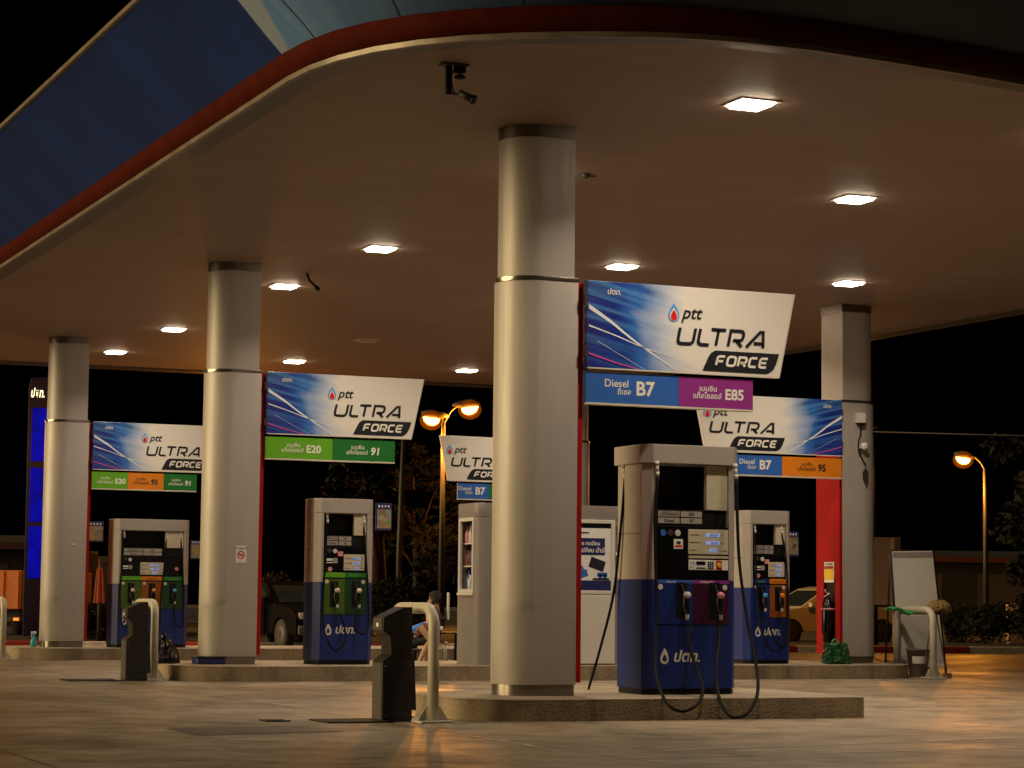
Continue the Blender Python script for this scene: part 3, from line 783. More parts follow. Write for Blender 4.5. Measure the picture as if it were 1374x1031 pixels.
# nearest dispenser
dA = dispenser((.80, .12, ZI), 1.03, .62, [('navy', 'Diesel  B7', 'silver_light', 'blue_strip'), ('purple_dark', 'แก๊สโซฮอล์ E85', 'pink', 'purple')],
               'nearest blue and silver fuel dispenser, with purple panel and hoses looping over the kerb', near=True, hz=2.44, header=.185, z_blue=1.115, oh=.03, ch=.09)
swivel(dA, .10, -.03, 2.22); swivel(dA, .975, -.03, 2.22); swivel(dA, .0, .5, 2.22)
hose(dA, [(.11, -.042, 2.12), (.06, -.08, 1.68), (0.02, -.20, .85), (-0.1, -0.42, 0.39), (-0.19, -0.62, 0.19), (-0.24, -0.84, 0.03), (-0.22, -0.96, -0.07), (-0.12, -1.0, -0.11), (0.0, -0.98, -0.08), (0.12, -0.9, -0.02), (0.24, -0.74, 0.08), (0.3, -0.54, 0.21), (0.33, -0.37, 0.36), (0.37, -0.20, 0.54), (.465, -.09, .66)], r=.016, n=6)
hose(dA, [(.985, -.042, 2.12), (.97, -.09, 1.65), (0.97, -0.14, 1.23), (0.95, -0.32, 0.74), (0.88, -0.62, 0.31), (0.79, -0.82, 0.13), (0.69, -0.96, 0.0), (0.56, -1.05, -0.12), (0.44, -1.08, -0.165), (0.35, -1.06, -0.15), (0.33, -0.92, -0.03), (0.4, -0.72, 0.13), (0.53, -0.47, 0.33), (0.68, -0.24, 0.51), (.765, -.09, .66)], r=.016, n=6)
hose(dA, [(.01, .49, 2.12), (-.02, .5, 1.7), (-.05, .6, 1.0), (-.12, .75, .45), (-.22, .82, .02)])
# second island, left
dB = dispenser((.76, S-.18, ZI), .86, .48, [('panel_green_light', 'แก๊สโซฮอล์ E20', 'cream', 'green_light'), ('panel_green_dark', 'แก๊สโซฮอล์ 91', 'silver_light', 'green_dark')],
               'fuel dispenser with two green product panels, under the E20 and 91 sign')
hose(dB, [(.17, .06, 2.0), (.14, -.03, 1.5), (.10, -.06, .9), (.10, -.14, .45), (.22, -.2, .20), (.38, -.16, .30), (.40, -.11, .50), (.33, -.085, .70)])
hose(dB, [(.70, .06, 2.0), (.72, -.03, 1.5), (.755, -.06, .9), (.74, -.12, .55), (.66, -.16, .42), (.55, -.14, .48), (.56, -.10, .62), (.575, -.085, .70)])
swivel(dB, .17, .05, 2.03); swivel(dB, .70, .04, 2.03)
dC = dispenser((.47, 2*S-.18, ZI), 1.37, .48, [('panel_green_light', 'E20', 'cream', 'green_light'), ('panel_orange', 'แก๊สโซฮอล์ 95', 'orange', 'orange'), ('panel_green_dark', 'แก๊สโซฮอล์ 91', 'emblem_blue', 'green_dark')],
               'wide far fuel dispenser at left with light green, orange and dark green panels')
hose(dC, [(.17, .06, 2.0), (.14, -.03, 1.5), (.10, -.06, .9), (.14, -.14, .40), (.30, -.16, .42), (.34, -.085, .70)])
hose(dC, [(.95, .06, 2.0), (.90, -.03, 1.5), (.84, -.06, .9), (.80, -.14, .35), (.72, -.16, .42), (.71, -.085, .70)])
hose(dC, [(1.2, .06, 2.0), (1.23, -.03, 1.5), (1.25, -.06, .9), (1.22, -.14, .40), (1.10, -.16, .42), (1.07, -.085, .70)])
swivel(dC, .17, .05, 2.03); swivel(dC, .95, .05, 2.03); swivel(dC, 1.2, .04, 2.03)
dD = dispenser((7.47, S-.18, ZI), .80, .62, [('navy', 'Diesel B7', 'emblem_blue', 'navy'), ('panel_orange', 'แก๊สโซฮอล์ 95', 'orange', 'orange')],
               'blue fuel dispenser with one orange product panel, left of the red column panel')
hose(dD, [(.17, .06, 2.0), (.15, -.03, 1.6), (.16, -.06, 1.0), (.22, -.14, .40), (.36, -.18, .20), (.52, -.16, .24), (.57, -.12, .45), (.555, -.085, .70)])
hose(dD, [(.62, .06, 2.0), (.66, -.03, 1.6), (.68, -.06, .9), (.60, -.15, .32), (.42, -.16, .32), (.30, -.085, .70)])
swivel(dD, .17, .05, 2.03); swivel(dD, .62, .04, 2.03)

# small advert boards mounted by the pumps
def advert_mat():
    m, nt, b = nodes_of('advert_print'); t = NT(nt)
    v = t.n('ShaderNodeTexCoord').outputs['Object']; oi = t.n('ShaderNodeObjectInfo')
    off = t.n('ShaderNodeVectorMath', operation='ADD'); t.link(v, off.inputs[0])
    cx = t.n('ShaderNodeCombineXYZ'); k = t.m('MULTIPLY', oi.outputs['Random'], 40.)
    for i in range(3): t.link(k, cx.inputs[i])
    t.link(cx.outputs[0], off.inputs[1])
    vo = t.n('ShaderNodeTexVoronoi'); vo.inputs['Scale'].default_value = 17; vo.inputs['Randomness'].default_value = 1; t.link(off.outputs[0], vo.inputs['Vector'])
    h = t.n('ShaderNodeHueSaturation'); h.inputs['Saturation'].default_value = .75; h.inputs['Value'].default_value = .38; t.link(vo.outputs['Color'], h.inputs['Color'])
    c = t.mix(t.rng(t.noise(off.outputs[0], 7, 3, .6), .38, .62, .2, .75), h.outputs[0], (.30, .22, .07))
    t.link(c, b.inputs['Base Color']); b.inputs['Roughness'].default_value = .35
    return m
M['advert_print'] = advert_mat()
def advert(loc, rz, w_, h_, label, hues):
    t = thing('advert_board', loc, label, 'advert board', 'small advert boards beside the dispensers', rz)
    MB().box(-w_/2, w_/2, -.015, .015, 0, h_, .004).build('board', 'poster_navy', t)
    MB().box(-w_*.42, w_*.44, -.0185, -.0155, h_*.07, h_*.78, .001).build('print', 'advert_print', t)
    for i in range(4): MB().box(-w_*.36+i*w_*.2, -w_*.26+i*w_*.2, -.018, -.0155, h_*.85, h_*.93, .001).build('printed_mark', 'letter_white', t)
    MB().box(-w_/2-.0, w_/2, .016, .03, h_*.45, h_*.53).build('mount', 'dark_metal', t)
    return t
HU = ['cream', 'green_dark', 'emblem_blue', 'orange', 'cream', 'kerb_white']
advert((1.90, S+.25, 2.06), 0, .24, .38, 'small printed advert board right of the green dispenser', HU)
advert((.22, 2*S+.25, 2.06), R(-8), .28, .36, 'small advert board left of the three-product dispenser', ['orange', 'cream', 'bark', 'yellow'])
advert((2.02, 2*S+.1, 1.78), 0, .20, .34, 'small advert board right of the three-product dispenser, beside the second column', HU)
advert((7.42, S+.45, 2.27), R(-6), .40, .50, 'dark advert board standing left above the blue dispenser with the orange panel', ['bark', 'yellow', 'emblem_blue', 'kerb_red'])
advert((8.44, S+.15, 1.80), 0, .24, .38, 'colourful advert board between the orange-panel dispenser and red column panel', ['pink', 'cream', 'emblem_blue', 'kerb_red', 'pink_line'])

# ------------------------------------------------------------------ cashier booth
bo = thing('cashier_booth', (2.97, S-.63, ZI), 'white cashier booth half hidden behind the foreground column, with poster and window', 'booth')
BW, BD, BH = 2.26, .82, 2.25
mk('booth', (.225, .20, .19), .45, var=.05, scale=2)
def rr(x0, x1, y0, y1, r): return arc(x1-r, y0+r, r, 270, 360) + arc(x1-r, y1-r, r, 0, 90) + arc(x0+r, y1-r, r, 90, 180) + arc(x0+r, y0+r, r, 180, 270)
wl = MB()
wl.prism(rr(0, BW, 0, BD, .13), 0, 1.0); wl.prism(rr(0, BW, 0, BD, .13), 2.05, BH, bev=.01)
wl.box(.13, BW-.83, .0, .03, 1.0, 2.05); wl.box(.13, BW-.13, BD-.03, BD, 1.0, 2.05); wl.box(BW-.03, BW, .13, BD-.13, 1.0, 2.05)
wl.prism(arc(.13, .13, .13, 180, 270)+[(.13, .14), (0.0, .14)], 1.0, 2.05)
wl.prism(arc(.13, BD-.13, .13, 90, 180)+[(0., BD-.14), (.13, BD-.14)], 1.0, 2.05)
wl.box(BW-.12, BW-.03, 0, .13, 1.0, 2.05)
wl.build('wall', 'booth', bo, smooth_angle=30)
wf = MB()
for a in ((.14, .19), (BD-.19, BD-.14)): wf.box(-.006, .03, a[0], a[1], 1.0, 2.05)
wf.box(-.006, .03, .19, BD-.19, 1.0, 1.05); wf.box(-.006, .03, .19, BD-.19, 2.0, 2.05); wf.box(-.02, .03, .12, BD-.12, .965, .998)
wfo = wf.build('window', 'silver_light', bo)
# door with the poster
dr = MB(); dx0, dx1 = BW-.80, BW-.14
for q in ((dx0, dx0+.06, 1.0, 2.05), (dx1-.06, dx1, 1.0, 2.05), (dx0+.06, dx1-.06, 1.0, 1.05), (dx0+.06, dx1-.06, 2.0, 2.05)): dr.box(q[0], q[1], -.02, .03, q[2], q[3], .004)
dr.box(dx0, dx1, -.02, -.002, .02, .99, .004)
do = dr.build('door', 'silver_light', bo)
MB().box(dx0+.06, dx1-.06, .004, .012, 1.05, 2.0).build('pane', 'glass', do)
q = MB()
for z_ in (1.1, 1.5, 1.92): q.tube([(dx1+.012, -.026, z_), (dx1+.012, -.026, z_+.09)], .012)
q.build('hinge', 'steel', do)
ps = MB().box(dx0+.062, dx1-.065, -.006, .002, 1.05, 1.93).build('poster', 'poster_grey', do)
MB().box(dx0+.062, dx1-.065, -.0085, -.0065, 1.05, 1.19).build('poster_foot', 'poster_navy', ps)
MB().box(dx0+.062, dx1-.16, -.0085, -.0065, 1.55, 1.79).build('poster_heading', 'poster_navy', ps)
text('lettering', 'สมัคร ทะเบียน', dx0+.0, 1.69, .075, 'letter_white', ps, -.0095, bold=.015, shear=.15)
text('lettering', 'เปลี่ยน น้ำมัน', dx0+.10, 1.59, .085, 'letter_white', ps, -.0095, bold=.015, shear=.15)
MB().box(dx0+.075, dx0+.25, -.0085, -.0065, 1.855, 1.875).build('poster_mark', 'poster_navy', ps)
def turned(cx, cz, w_, h_, a): return [(cx+x*math.cos(a)-z*math.sin(a), cz+x*math.sin(a)+z*math.cos(a)) for x, z in ((-w_/2, -h_/2), (w_/2, -h_/2), (w_/2, h_/2), (-w_/2, h_/2))]
MB().flat([turned(dx0+.38, 1.42, .24, .15, R(-18))], -.0075).build_flat('poster_card', 'ink', ps, 0)
MB().flat([turned(dx0+.155, 1.28, .15, .10, R(20)), turned(dx0+.12, 1.36, .08, .09, R(35)), turned(dx0+.46, 1.275, .16, .06, 0), turned(dx0+.43, 1.25, .05, .06, 0), turned(dx0+.50, 1.25, .05, .06, 0)], -.0075).build_flat('poster_print', 'blue_strip', ps, 0)
MB().flat([turned(dx0+.44, 1.21, .26, .03, 0)], -.0075).build_flat('poster_caption', 'ink', ps, 0)
sh = MB()
for z_ in (1.02, 1.36, 1.68): sh.box(.06, .40, .16, BD-.16, z_, z_+.02)
sh.box(.41, .43, .14, BD-.14, 1.02, 2.04)
sh.build('shelf', 'offwhite', bo)
gr = random.Random(3)
gm = ['offwhite', 'kerb_red', 'cream', 'silver_light', 'dark_metal', 'pink', 'blue_strip', 'orange']
for z_, xr in ((1.042, (.09, .12)), (1.382, (.09, .12)), (1.702, (.09, .12)), (1.042, (.22, .3)), (1.382, (.22, .3)), (1.702, (.22, .3))):
    y = .18
    while y < BD-.2:
        h = gr.uniform(.20, .29); r = gr.uniform(.028, .04); mname = gr.choice(gm)
        q = MB(); q.lathe([(r*.9, 0), (r, .01), (r, h*.62), (r*.75, h*.72), (r*.38, h*.8), (r*.38, h)], (0, 0, 0), 12)
        b_ = q.build('oil_bottle', mname); b_.location = (2.97+gr.uniform(*xr), S-.63+y, ZI+z_)
        tag(b_, 'oil bottle standing on the shelves behind the booth window', 'bottle', 'bottles in the booth window')
        y += r*2+gr.uniform(.004, .012)

# ------------------------------------------------------------------ hoops and service bins
def hoop(loc, label):
    t = thing('barrier_hoop', loc, label, 'barrier', 'bent pipe barriers at the island ends')
    h = 1.02; r = .052; c = .17; sp = 1.0
    pts = [(0, 0, .01), (0, 0, h-c)] + [(0, c-c*math.cos(R(a)), h-c+c*math.sin(R(a))) for a in (15, 30, 45, 60, 75, 90)]
    pts += [(0, sp-c+c*math.sin(R(a)), h-c+c*math.cos(R(a))) for a in (0, 15, 30, 45, 60, 75, 90)] + [(0, sp, .01)]
    MB().tube(pts, r, 16).build('pipe', 'pipe', t)
    for y in (0, sp):
        q = MB(); q.box(-.16, .16, y-.13, y+.13, 0, .018, .004)
        for s in (-1, 1): q.prism([(s*.062, .018), (s*.15, .018), (s*.062, .15)], y-.006, y+.006, 'y')
        q.build('foot_plate', 'pipe', t)
    return t
hoop((-1.70, -.62, 0), 'nearest bent grey pipe barrier, right of the foreground black bin')
hoop((-1.47, S-.20, 0), 'bent grey pipe barrier standing before the middle island, left of the second column')
hoop((-1.50, 2*S-.42, 0), 'bent grey pipe barrier cut by the left frame edge')
hoop((10.33, S-.80, 0), 'bent grey pipe barrier in front of the white board at right')
def service_bin(loc, label):
    t = thing('service_bin', loc, label, 'bin', 'tall service bins by the island ends')
    # side outline in x,z with the hand opening towards -x
    P = [(0, 0), (.29, 0), (.28, 1.03), (.20, 1.03), (0, .935), (-.005, .815), (.075, .765), (.09, .60), (-.003, .54)]
    D = .26
    MB().prism(P, 0, D, 'y', bev=.006).build('body', 'bin_black', t)
    MB().box(-.008, -.0035, .012, D-.012, .02, .525, .001).build('front_panel', 'bin_grey', t)
    MB().prism([(-.014, .822), (-.008, .93), (-.002, .93), (-.0065, .822)], .012, D-.012, 'y').build('front_flap', 'bin_grey', t)
    MB().box(-.018, -.0125, .08, .14, .85, .885).build('sticker', 'white', t)
    MB().prism([(.077, .758), (.092, .602), (.097, .602), (.082, .758)], .03, D-.03, 'y').build('inner_shelf', 'bin_grey', t)
    MB().prism([(.293, .10), (.345, .10), (.32, .62), (.293, .62)], .04, D-.03, 'y', bev=.004).build('rear_cover', 'bin_black', t)
    MB().box(.10, .25, -.004, -.001, .05, .065).build('maker_plate', 'dark_metal', t)
    MB().box(.02, .27, -.003, -.001, .535, .539).build('seam', 'bin_grey', t)
    for q_ in ((.03, .05), (.26, .05), (.03, .50), (.26, .50), (.05, .88), (.25, .98)): MB().lathe([(.004, -.004), (.007, -.001), (.007, 0)], (q_[0], 0, q_[1]), 8, 'y').build('screw', 'steel', t)
    return t
service_bin((-2.115, -.43, 0), 'nearest tall black service bin with hand opening, beside the pipe barrier')
service_bin((-1.91, S-.46, 0), 'dark service bin farther back, before the wide three-product dispenser')

# drains and patches in the forecourt
def sheet(name, pts, m, z, label=None, kind=None, cat=None):
    o = MB().face([(x, y, z) for x, y in pts]).build(name, m); tag(o, label, cat, kind=kind); return o
def grate(cx, cy, w_, d_, label):
    t = thing('drain_grate', (cx, cy, .004), label, 'drain', 'drain grates in the forecourt')
    MB().box(-w_/2, w_/2, -d_/2, d_/2, -.002, .004).build('pit', 'black', t)
    q = MB(); k = int(w_/.05)
    for i in range(k): q.box(-w_/2+i*.05+.012, -w_/2+i*.05+.03, -d_/2+.02, d_/2-.02, .0045, .010)
    q.box(-w_/2, w_/2, -d_/2, -d_/2+.018, .0045, .010); q.box(-w_/2, w_/2, d_/2-.018, d_/2, .0045, .010)
    q.build('bars', 'grate', t)
grate(-2.36, -.30, .62, .55, 'dark drain grate at the foot of the nearest service bin')
grate(-2.32, S-.28, .72, .60, 'dark drain grate at the foot of the farther service bin')
grate(-3.02, -.12, .22, .22, 'small dark drain grate left of the nearest service bin')
mk('patch', (.07, .05, .032), .5, var=.25, scale=3)
sheet('concrete_patch', [(-4.25, -1.0), (-4.3, -2.1), (-2.95, -1.75), (-3.0, -.9)], 'patch', .004, kind='structure')
mk('line_paint', (.46, .40, .31), .6, var=.5, scale=4)
def gline(a, b, w_=.05):
    d = (Vector(b)-Vector(a)).normalized(); n2 = Vector((-d.y, d.x))*w_/2
    sheet('painted_line', [tuple(Vector(a)-n2), tuple(Vector(b)-n2), tuple(Vector(b)+n2), tuple(Vector(a)+n2)], 'line_paint', .004, kind='structure')
gline((-2.16, -2.63), (-2.2, -4.17)); gline((-1.46, -4.71), (2.31, -3.92)); gline((-1.97, 3.28), (-1.9, 1.48)); gline((-.83-.3, 12.33), (-1.19-.4, 8.3)); gline((-2.4, -5.4), (4, -4.9), .04); gline((3.4, .6), (9, 2.0))

# ------------------------------------------------------------------ cameras, fittings on the column and ceiling
t = thing('security_camera', (-2.13, -1.96, ZC), 'security camera on a black bracket hanging from the ceiling', 'camera')
MB().box(-.10, .14, -.06, .06, -.02, -.001, .004).build('mount_plate', 'dark_metal', t)
q = MB(); q.box(-.055, -.005, -.02, .02, -.27, -.02, .004); q.tube(spline([(.03, 0, -.02), (.0, .01, -.12), (.02, .0, -.24), (.06, 0, -.27)], 5), .006); q.build('arm', 'black', t)
q = MB(); q.box(.03, .12, -.03, .03, -.075, -.02, .004); q.lathe([(.01, -.075), (.02, -.09), (.05, -.10), (.05, -.118), (.02, -.13)], (.075, 0, 0), 14); q.build('knob', 'black', t)
q = MB(); q.tube([(-.01, 0, -.26), (.06, -.03, -.265)], .012); q.tube([(.055, -.03, -.255), (.155, -.10, -.315)], [.032, .036], 14); h = q.build('housing', 'dark_metal', t)
MB().tube([(.152, -.098, -.313), (.175, -.114, -.327)], [.040, .042], 14).build('lens_hood', 'black', h)
t = thing('ceiling_sensor', (1.10, 2.2, ZC), 'tiny dark sensor on the ceiling just right of the front column top', 'sensor')
MB().lathe([(.02, -.05), (.045, -.03), (.05, -.001)], (0, 0, 0), 14).build('dome', 'dark_metal', t); MB().tube([(.05, 0, -.02), (.13, .02, -.012)], .008).build('lead', 'dark_metal', t)
t = thing('ceiling_bracket', (.85, 10.9, ZC), 'thin dark bracket hanging by the right edge of the second column', 'bracket')
MB().tube([(-.02, 0, -.001), (.02, 0, -.10), (.12, -.02, -.20)], .018).build('arm', 'black', t); MB().tube([(.11, -.018, -.19), (.16, -.03, -.235)], .032).build('head', 'black', t)
t = thing('junction_box', (L+.28, S-.002, ZI+3.66), 'white cable box with dangling lead high on the right grey column', 'cable box')
MB().box(-.05, .09, -.09, 0, .0, .15, .006).build('box', 'white', t); MB().box(-.02, .085, -.075, -.01, -.035, -.001, .004).build('gland', 'black', t)
MB().tube(spline([(.03, -.04, -.04), (.03, -.03, -.16), (-.01, -.03, -.30), (-.005, -.03, -.42), (.06, -.03, -.55), (.13, -.025, -.66)], 5), .010).build('lead', 'black', t)
t = thing('column_floodlight', (L+.36, S-.002, ZI+3.28), 'small round white fitting on the right grey column below the cable box', 'light fitting')
MB().tube([(-.07, -.03, -.03), (.0, -.05, -.01)], .020).build('stem', 'dark_metal', t)
MB().lathe([(.02, -.10), (.055, -.09), (.06, -.04), (.03, -.0)], (0, 0, .02), 16, 'y').build('head', 'white', t)
t = thing('hanging_tag', (L+.40, S-.003, ZI+2.80), 'dark leaf shaped tag at the end of the cable on the right grey column', 'tag')
MB().prism([(0, .17), (.055, .12), (.05, -.02), (.02, -.12), (-.04, .0), (-.045, .10)], -.02, -.001, 'y', bev=.004).build('plate', 'dark_metal', t)

# fire extinguisher, notice, green bag by the red panel
t = thing('fire_extinguisher', (L-.075, S+.29, ZI+.30), 'black covered fire extinguisher hanging in the red column panel', 'fire extinguisher')
MB().lathe([(.06, 0), (.085, .02), (.10, .30), (.105, .52), (.075, .60), (.04, .64), (.03, .70)], (0, 0, 0), 18).build('cylinder', 'black_gloss', t)
MB().lathe([(.1072, .50), (.1078, .53)], (0, 0, 0), 18).build('label_band', 'pink', t)
q = MB(); q.tube([(0, 0, .70), (0, 0, .76)], .02); q.tube([(-.02, 0, .75), (-.09, -.05, .80)], .010); q.tube([(-.02, 0, .72), (-.10, -.05, .70)], .010); q.build('valve', 'silver_light', t)
q = MB(); q.tube(spline([(.0, -.03, .73), (-.11, -.05, .66), (-.125, -.04, .4), (-.12, -.02, .15)], 6), .010); q.build('hose', 'rubber', t)
t = thing('extinguisher_notice', (L-.056, S+.29, ZI+1.22), 'red and yellow printed notice on the red column panel', 'notice')
MB().box(-.006, -.001, -.14, .14, 0, .31, .002).build('plate', 'white', t)
MB().box(-.0085, -.0065, -.13, .13, .05, .20).build('yellow_field', 'yellow', t); MB().box(-.0085, -.0065, -.13, .13, .205, .25).build('red_field', 'kerb_red', t)
q = MB()
for z_ in (.265, .285): q.box(-.0085, -.0065, -.11, .11, z_, z_+.010)
q.build('print', 'ink', t)
t = thing('green_bag', (L-.28, S-.28, ZI), 'crumpled shiny green plastic bag beside the red column panel', 'bag')
q = MB(); br = random.Random(5); rings = []
for k in range(13):
    z_ = k/12; r0 = .19*(1-.25*z_)*(1 if k else .8)
    rings.append([q.bm.verts.new((r0*(1.15+.22*math.sin(7*a+z_*2)+.08*br.uniform(-1, 1))*math.cos(a), .8*r0*(1+.22*math.sin(7*a+z_*2)+.08*br.uniform(-1, 1))*math.sin(a), .30*z_+.02*math.sin(3*a+k))) for a in [2*math.pi*i/40 for i in range(40)]])
for a, b in zip(rings, rings[1:]):
    for i in range(40): q.bm.faces.new((a[i], a[(i+1) % 40], b[(i+1) % 40], b[i]))
q.bm.faces.new(rings[0][::-1]); q.bm.faces.new(rings[-1])
q.build('sack', 'bag_green', t); MB().tube(spline([(-.09, 0, .28), (-.05, 0, .36), (.02, .02, .35), (.06, .0, .28)], 5), .012).build('handle', 'cloth_green', t)

# ------------------------------------------------------------------ board, bucket, mop at the right island end
t = thing('white_board', (10.69, S+.2, 0), 'tall blank white standing board with black edge, behind the pipe barrier', 'sign board', rz=R(-4)); t.rotation_euler[0] = R(-4)
q = MB(); q.prism([(-.36, 1.92), (.36, 1.94), (.50, .14), (-.30, .14)], -.012, .012, 'y', bev=.004)
bo_ = q.build('panel', 'board_white', t)
MB().prism([(-.335, 1.00), (.425, 1.00), (.428, .955), (-.332, .955)], -.022, -.0125, 'y').build('cross_bar', 'black', t)
MB().prism([(-.31, .93), (.40, .93), (.465, .20), (-.275, .20)], -.017, -.0125, 'y', bev=.001).build('lower_sheet', 'silver_light', t)
MB().prism([(-.345, 1.905), (.35, 1.922), (.357, 1.83), (-.338, 1.82)], -.016, -.0125, 'y').build('header_strip', 'silver', bo_)
q = MB()
for a, b in (((-.372, 0, 1.93), (-.31, 0, 0)), ((.372, 0, 1.95), (.52, 0, 0))): q.tube([a, b], .020, 6)
q.tube([(-.37, 0, 1.94), (.372, 0, 1.955)], .014, 6)
for a, b in (((-.36, .03, 1.90), (-.33, .40, .05)), ((.36, .03, 1.92), (.45, .40, .05))): q.tube([a, b], .018, 6)
q.build('frame', 'black', t)
t = thing('plastic_bucket', (10.52, S-.10, 0), 'grey plastic bucket with a white label, by the right pipe barrier', 'bucket')
MB().lathe([(.13, 0), (.135, .01), (.175, .40), (.19, .40), (.19, .425), (.165, .425), (.13, .03)], (0, 0, 0), 24).build('pail', 'bucket', t)
q = MB()
for i in range(6):
    a0, a1 = R(205+i*14), R(219+i*14); q.face([(.156*math.cos(a0), .156*math.sin(a0), .2), (.156*math.cos(a1), .156*math.sin(a1), .2), (.172*math.cos(a1), .172*math.sin(a1), .31), (.172*math.cos(a0), .172*math.sin(a0), .31)])
q.build('label', 'white', t)
t = thing('floor_mop', (10.38, S-.55, .03), 'brown string mop draped over the right pipe barrier', 'mop')
MB().tube([(.02, .12, .05), (.06, .02, .62), (.09, -.10, 1.10)], .011).build('handle', 'wood', t)
q = MB(); mr_ = random.Random(2); c00 = Vector((.14, -.12, 1.05))
for i in range(150):
    a = mr_.uniform(0, 2*math.pi); b = mr_.uniform(-.2, 1.0); k = math.sqrt(max(0, 1-b*b))
    c0 = c00+Vector((.13*k*math.cos(a), .10*k*math.sin(a), .075*b+.02*mr_.random())); d = Vector((math.cos(a)*.07, math.sin(a)*.05, -.06-.05*mr_.random()))
    q.tube(spline([c00+Vector((.05*math.cos(a), .04*math.sin(a), .055)), c0, c0+d], 3), .017, 5)
for i in range(14):
    c0 = c00+Vector((-.12+mr_.uniform(-.03, .02), mr_.uniform(-.05, .03), .02)); q.tube(spline([c0, c0+Vector((-.02, 0, -.12)), c0+Vector((-.015+mr_.uniform(-.02, .02), 0, -.25-mr_.uniform(0, .12)))], 3), .013, 5)
q.build('strings', 'mop', t)
t = thing('broom_stick', (10.66, S-.62, 0), 'thin brown broom handle leaning right of the mop', 'broom')
MB().tube([(.03, 0, .02), (-.14, .08, 1.16)], .012).build('handle', 'wood', t); MB().box(-.02, .10, -.04, .04, 0, .07, .01).build('head', 'mop', t)
t = thing('green_cloth', (10.10, S-.25, .965), 'folded green cloth resting on the end of the right pipe barrier', 'cloth')
q = MB(); gp = []
for i in range(9):
    gp.append([q.bm.verts.new((-.20+.40*i/8, -.12+.26*j/5, .06+.025*math.sin(i*.9+j)-.14*max(0, (i/8-.45))**1.0+.02*j/5)) for j in range(6)])
for i in range(8):
    for j in range(5): q.bm.faces.new((gp[i][j], gp[i+1][j], gp[i+1][j+1], gp[i][j+1]))
c_ = q.build('fold', 'cloth_green', t); md = c_.modifiers.new('thick', 'SOLIDIFY'); md.thickness = .012

# spray bottle, stanchion, tub and sack on the islands
t = thing('spray_bottle', (-.83, 2*S+.25, ZI), 'turquoise spray bottle standing at the left foot of the leftmost column', 'spray bottle')
MB().lathe([(.05, 0), (.055, .01), (.055, .09), (.03, .16), (.018, .18), (.018, .22)], (0, 0, 0), 16).build('bottle', 'turquoise', t)
q = MB(); q.box(-.045, .045, -.016, .016, .222, .27, .006); q.tube([(-.03, 0, .22), (-.045, 0, .17)], .006); q.build('trigger', 'white', t)
t = thing('hose_stand', (.86+.5, 2*S-.95, 0), 'thin pale post with round white head left of the second column', 'stand')
MB().tube([(0, 0, .0), (0, 0, .98)], .022).build('post', 'silver_light', t); MB().lathe([(.02, .98), (.055, 1.01), (.065, 1.06), (.05, 1.12), (.02, 1.15)], (0, 0, 0), 14).build('head', 'white', t)
t.location = (-.20, S+1.2, ZI)
MB()
t = thing('blue_tub', (-.62, S+.15, ZI), 'low blue tub on the middle island left of the second column', 'tub')
MB().box(-.20, .20, -.14, .14, 0, .085, .02).build('tray', 'poster_navy', t); MB().box(-.215, .215, -.155, .155, .086, .105, .008).build('lip', 'black', t)
t = thing('refuse_sack', (-1.15, S+.55, 0), 'black refuse sack slumped behind the left pipe barrier', 'sack')
q = MB(); rings = []
for k in range(12):
    z_ = k/11; r0 = .20*math.sin(math.pi*(.18+.72*z_))+.02
    rings.append([q.bm.verts.new((r0*(1+.10*math.sin(6*a+z_*3)+.05*br.uniform(-1, 1))*math.cos(a), r0*(1+.10*math.sin(6*a+z_*3)+.05*br.uniform(-1, 1))*math.sin(a), .52*z_)) for a in [2*math.pi*i/30 for i in range(30)]])
for a, b in zip(rings, rings[1:]):
    for i in range(30): q.bm.faces.new((a[i], a[(i+1) % 30], b[(i+1) % 30], b[i]))
q.bm.faces.new(rings[0][::-1]); q.bm.faces.new(rings[-1]); q.build('bag', 'black_gloss', t)
MB().tube([(0, 0, .50), (.02, 0, .60)], [.03, .055]).build('knot', 'black_gloss', t)

# ------------------------------------------------------------------ street lamps (sodium)
def halo_shell(name, alpha, es):  # see-through emissive shell, a painted glow around a lamp
    m, nt, b = nodes_of(name); t = NT(nt)
    em = t.n('ShaderNodeEmission'); em.inputs['Color'].default_value = (1, .20, .004, 1); em.inputs['Strength'].default_value = es
    tr = t.n('ShaderNodeBsdfTransparent'); tr.inputs['Color'].default_value = (1, .82, .55, 1); mx = t.n('ShaderNodeMixShader'); mx.inputs[0].default_value = alpha
    t.link(tr.outputs[0], mx.inputs[1]); t.link(em.outputs[0], mx.inputs[2]); t.link(mx.outputs[0], nt.nodes['Material Output'].inputs['Surface'])
    return m
M['halo_inner'] = halo_shell('halo_inner', .35, .9); M['halo_outer'] = halo_shell('halo_outer', .22, .55)
def lamp_light(parent, loc, power, rad=.25, gloss=1.):
    l = bpy.data.lights.new('lamp_light', 'POINT'); l.energy = power; l.color = SODIUM; l.shadow_soft_size = rad; l.specular_factor = gloss
    o = bpy.data.objects.new('lamp_light', l); COL.objects.link(o); o.parent = parent; o.location = loc
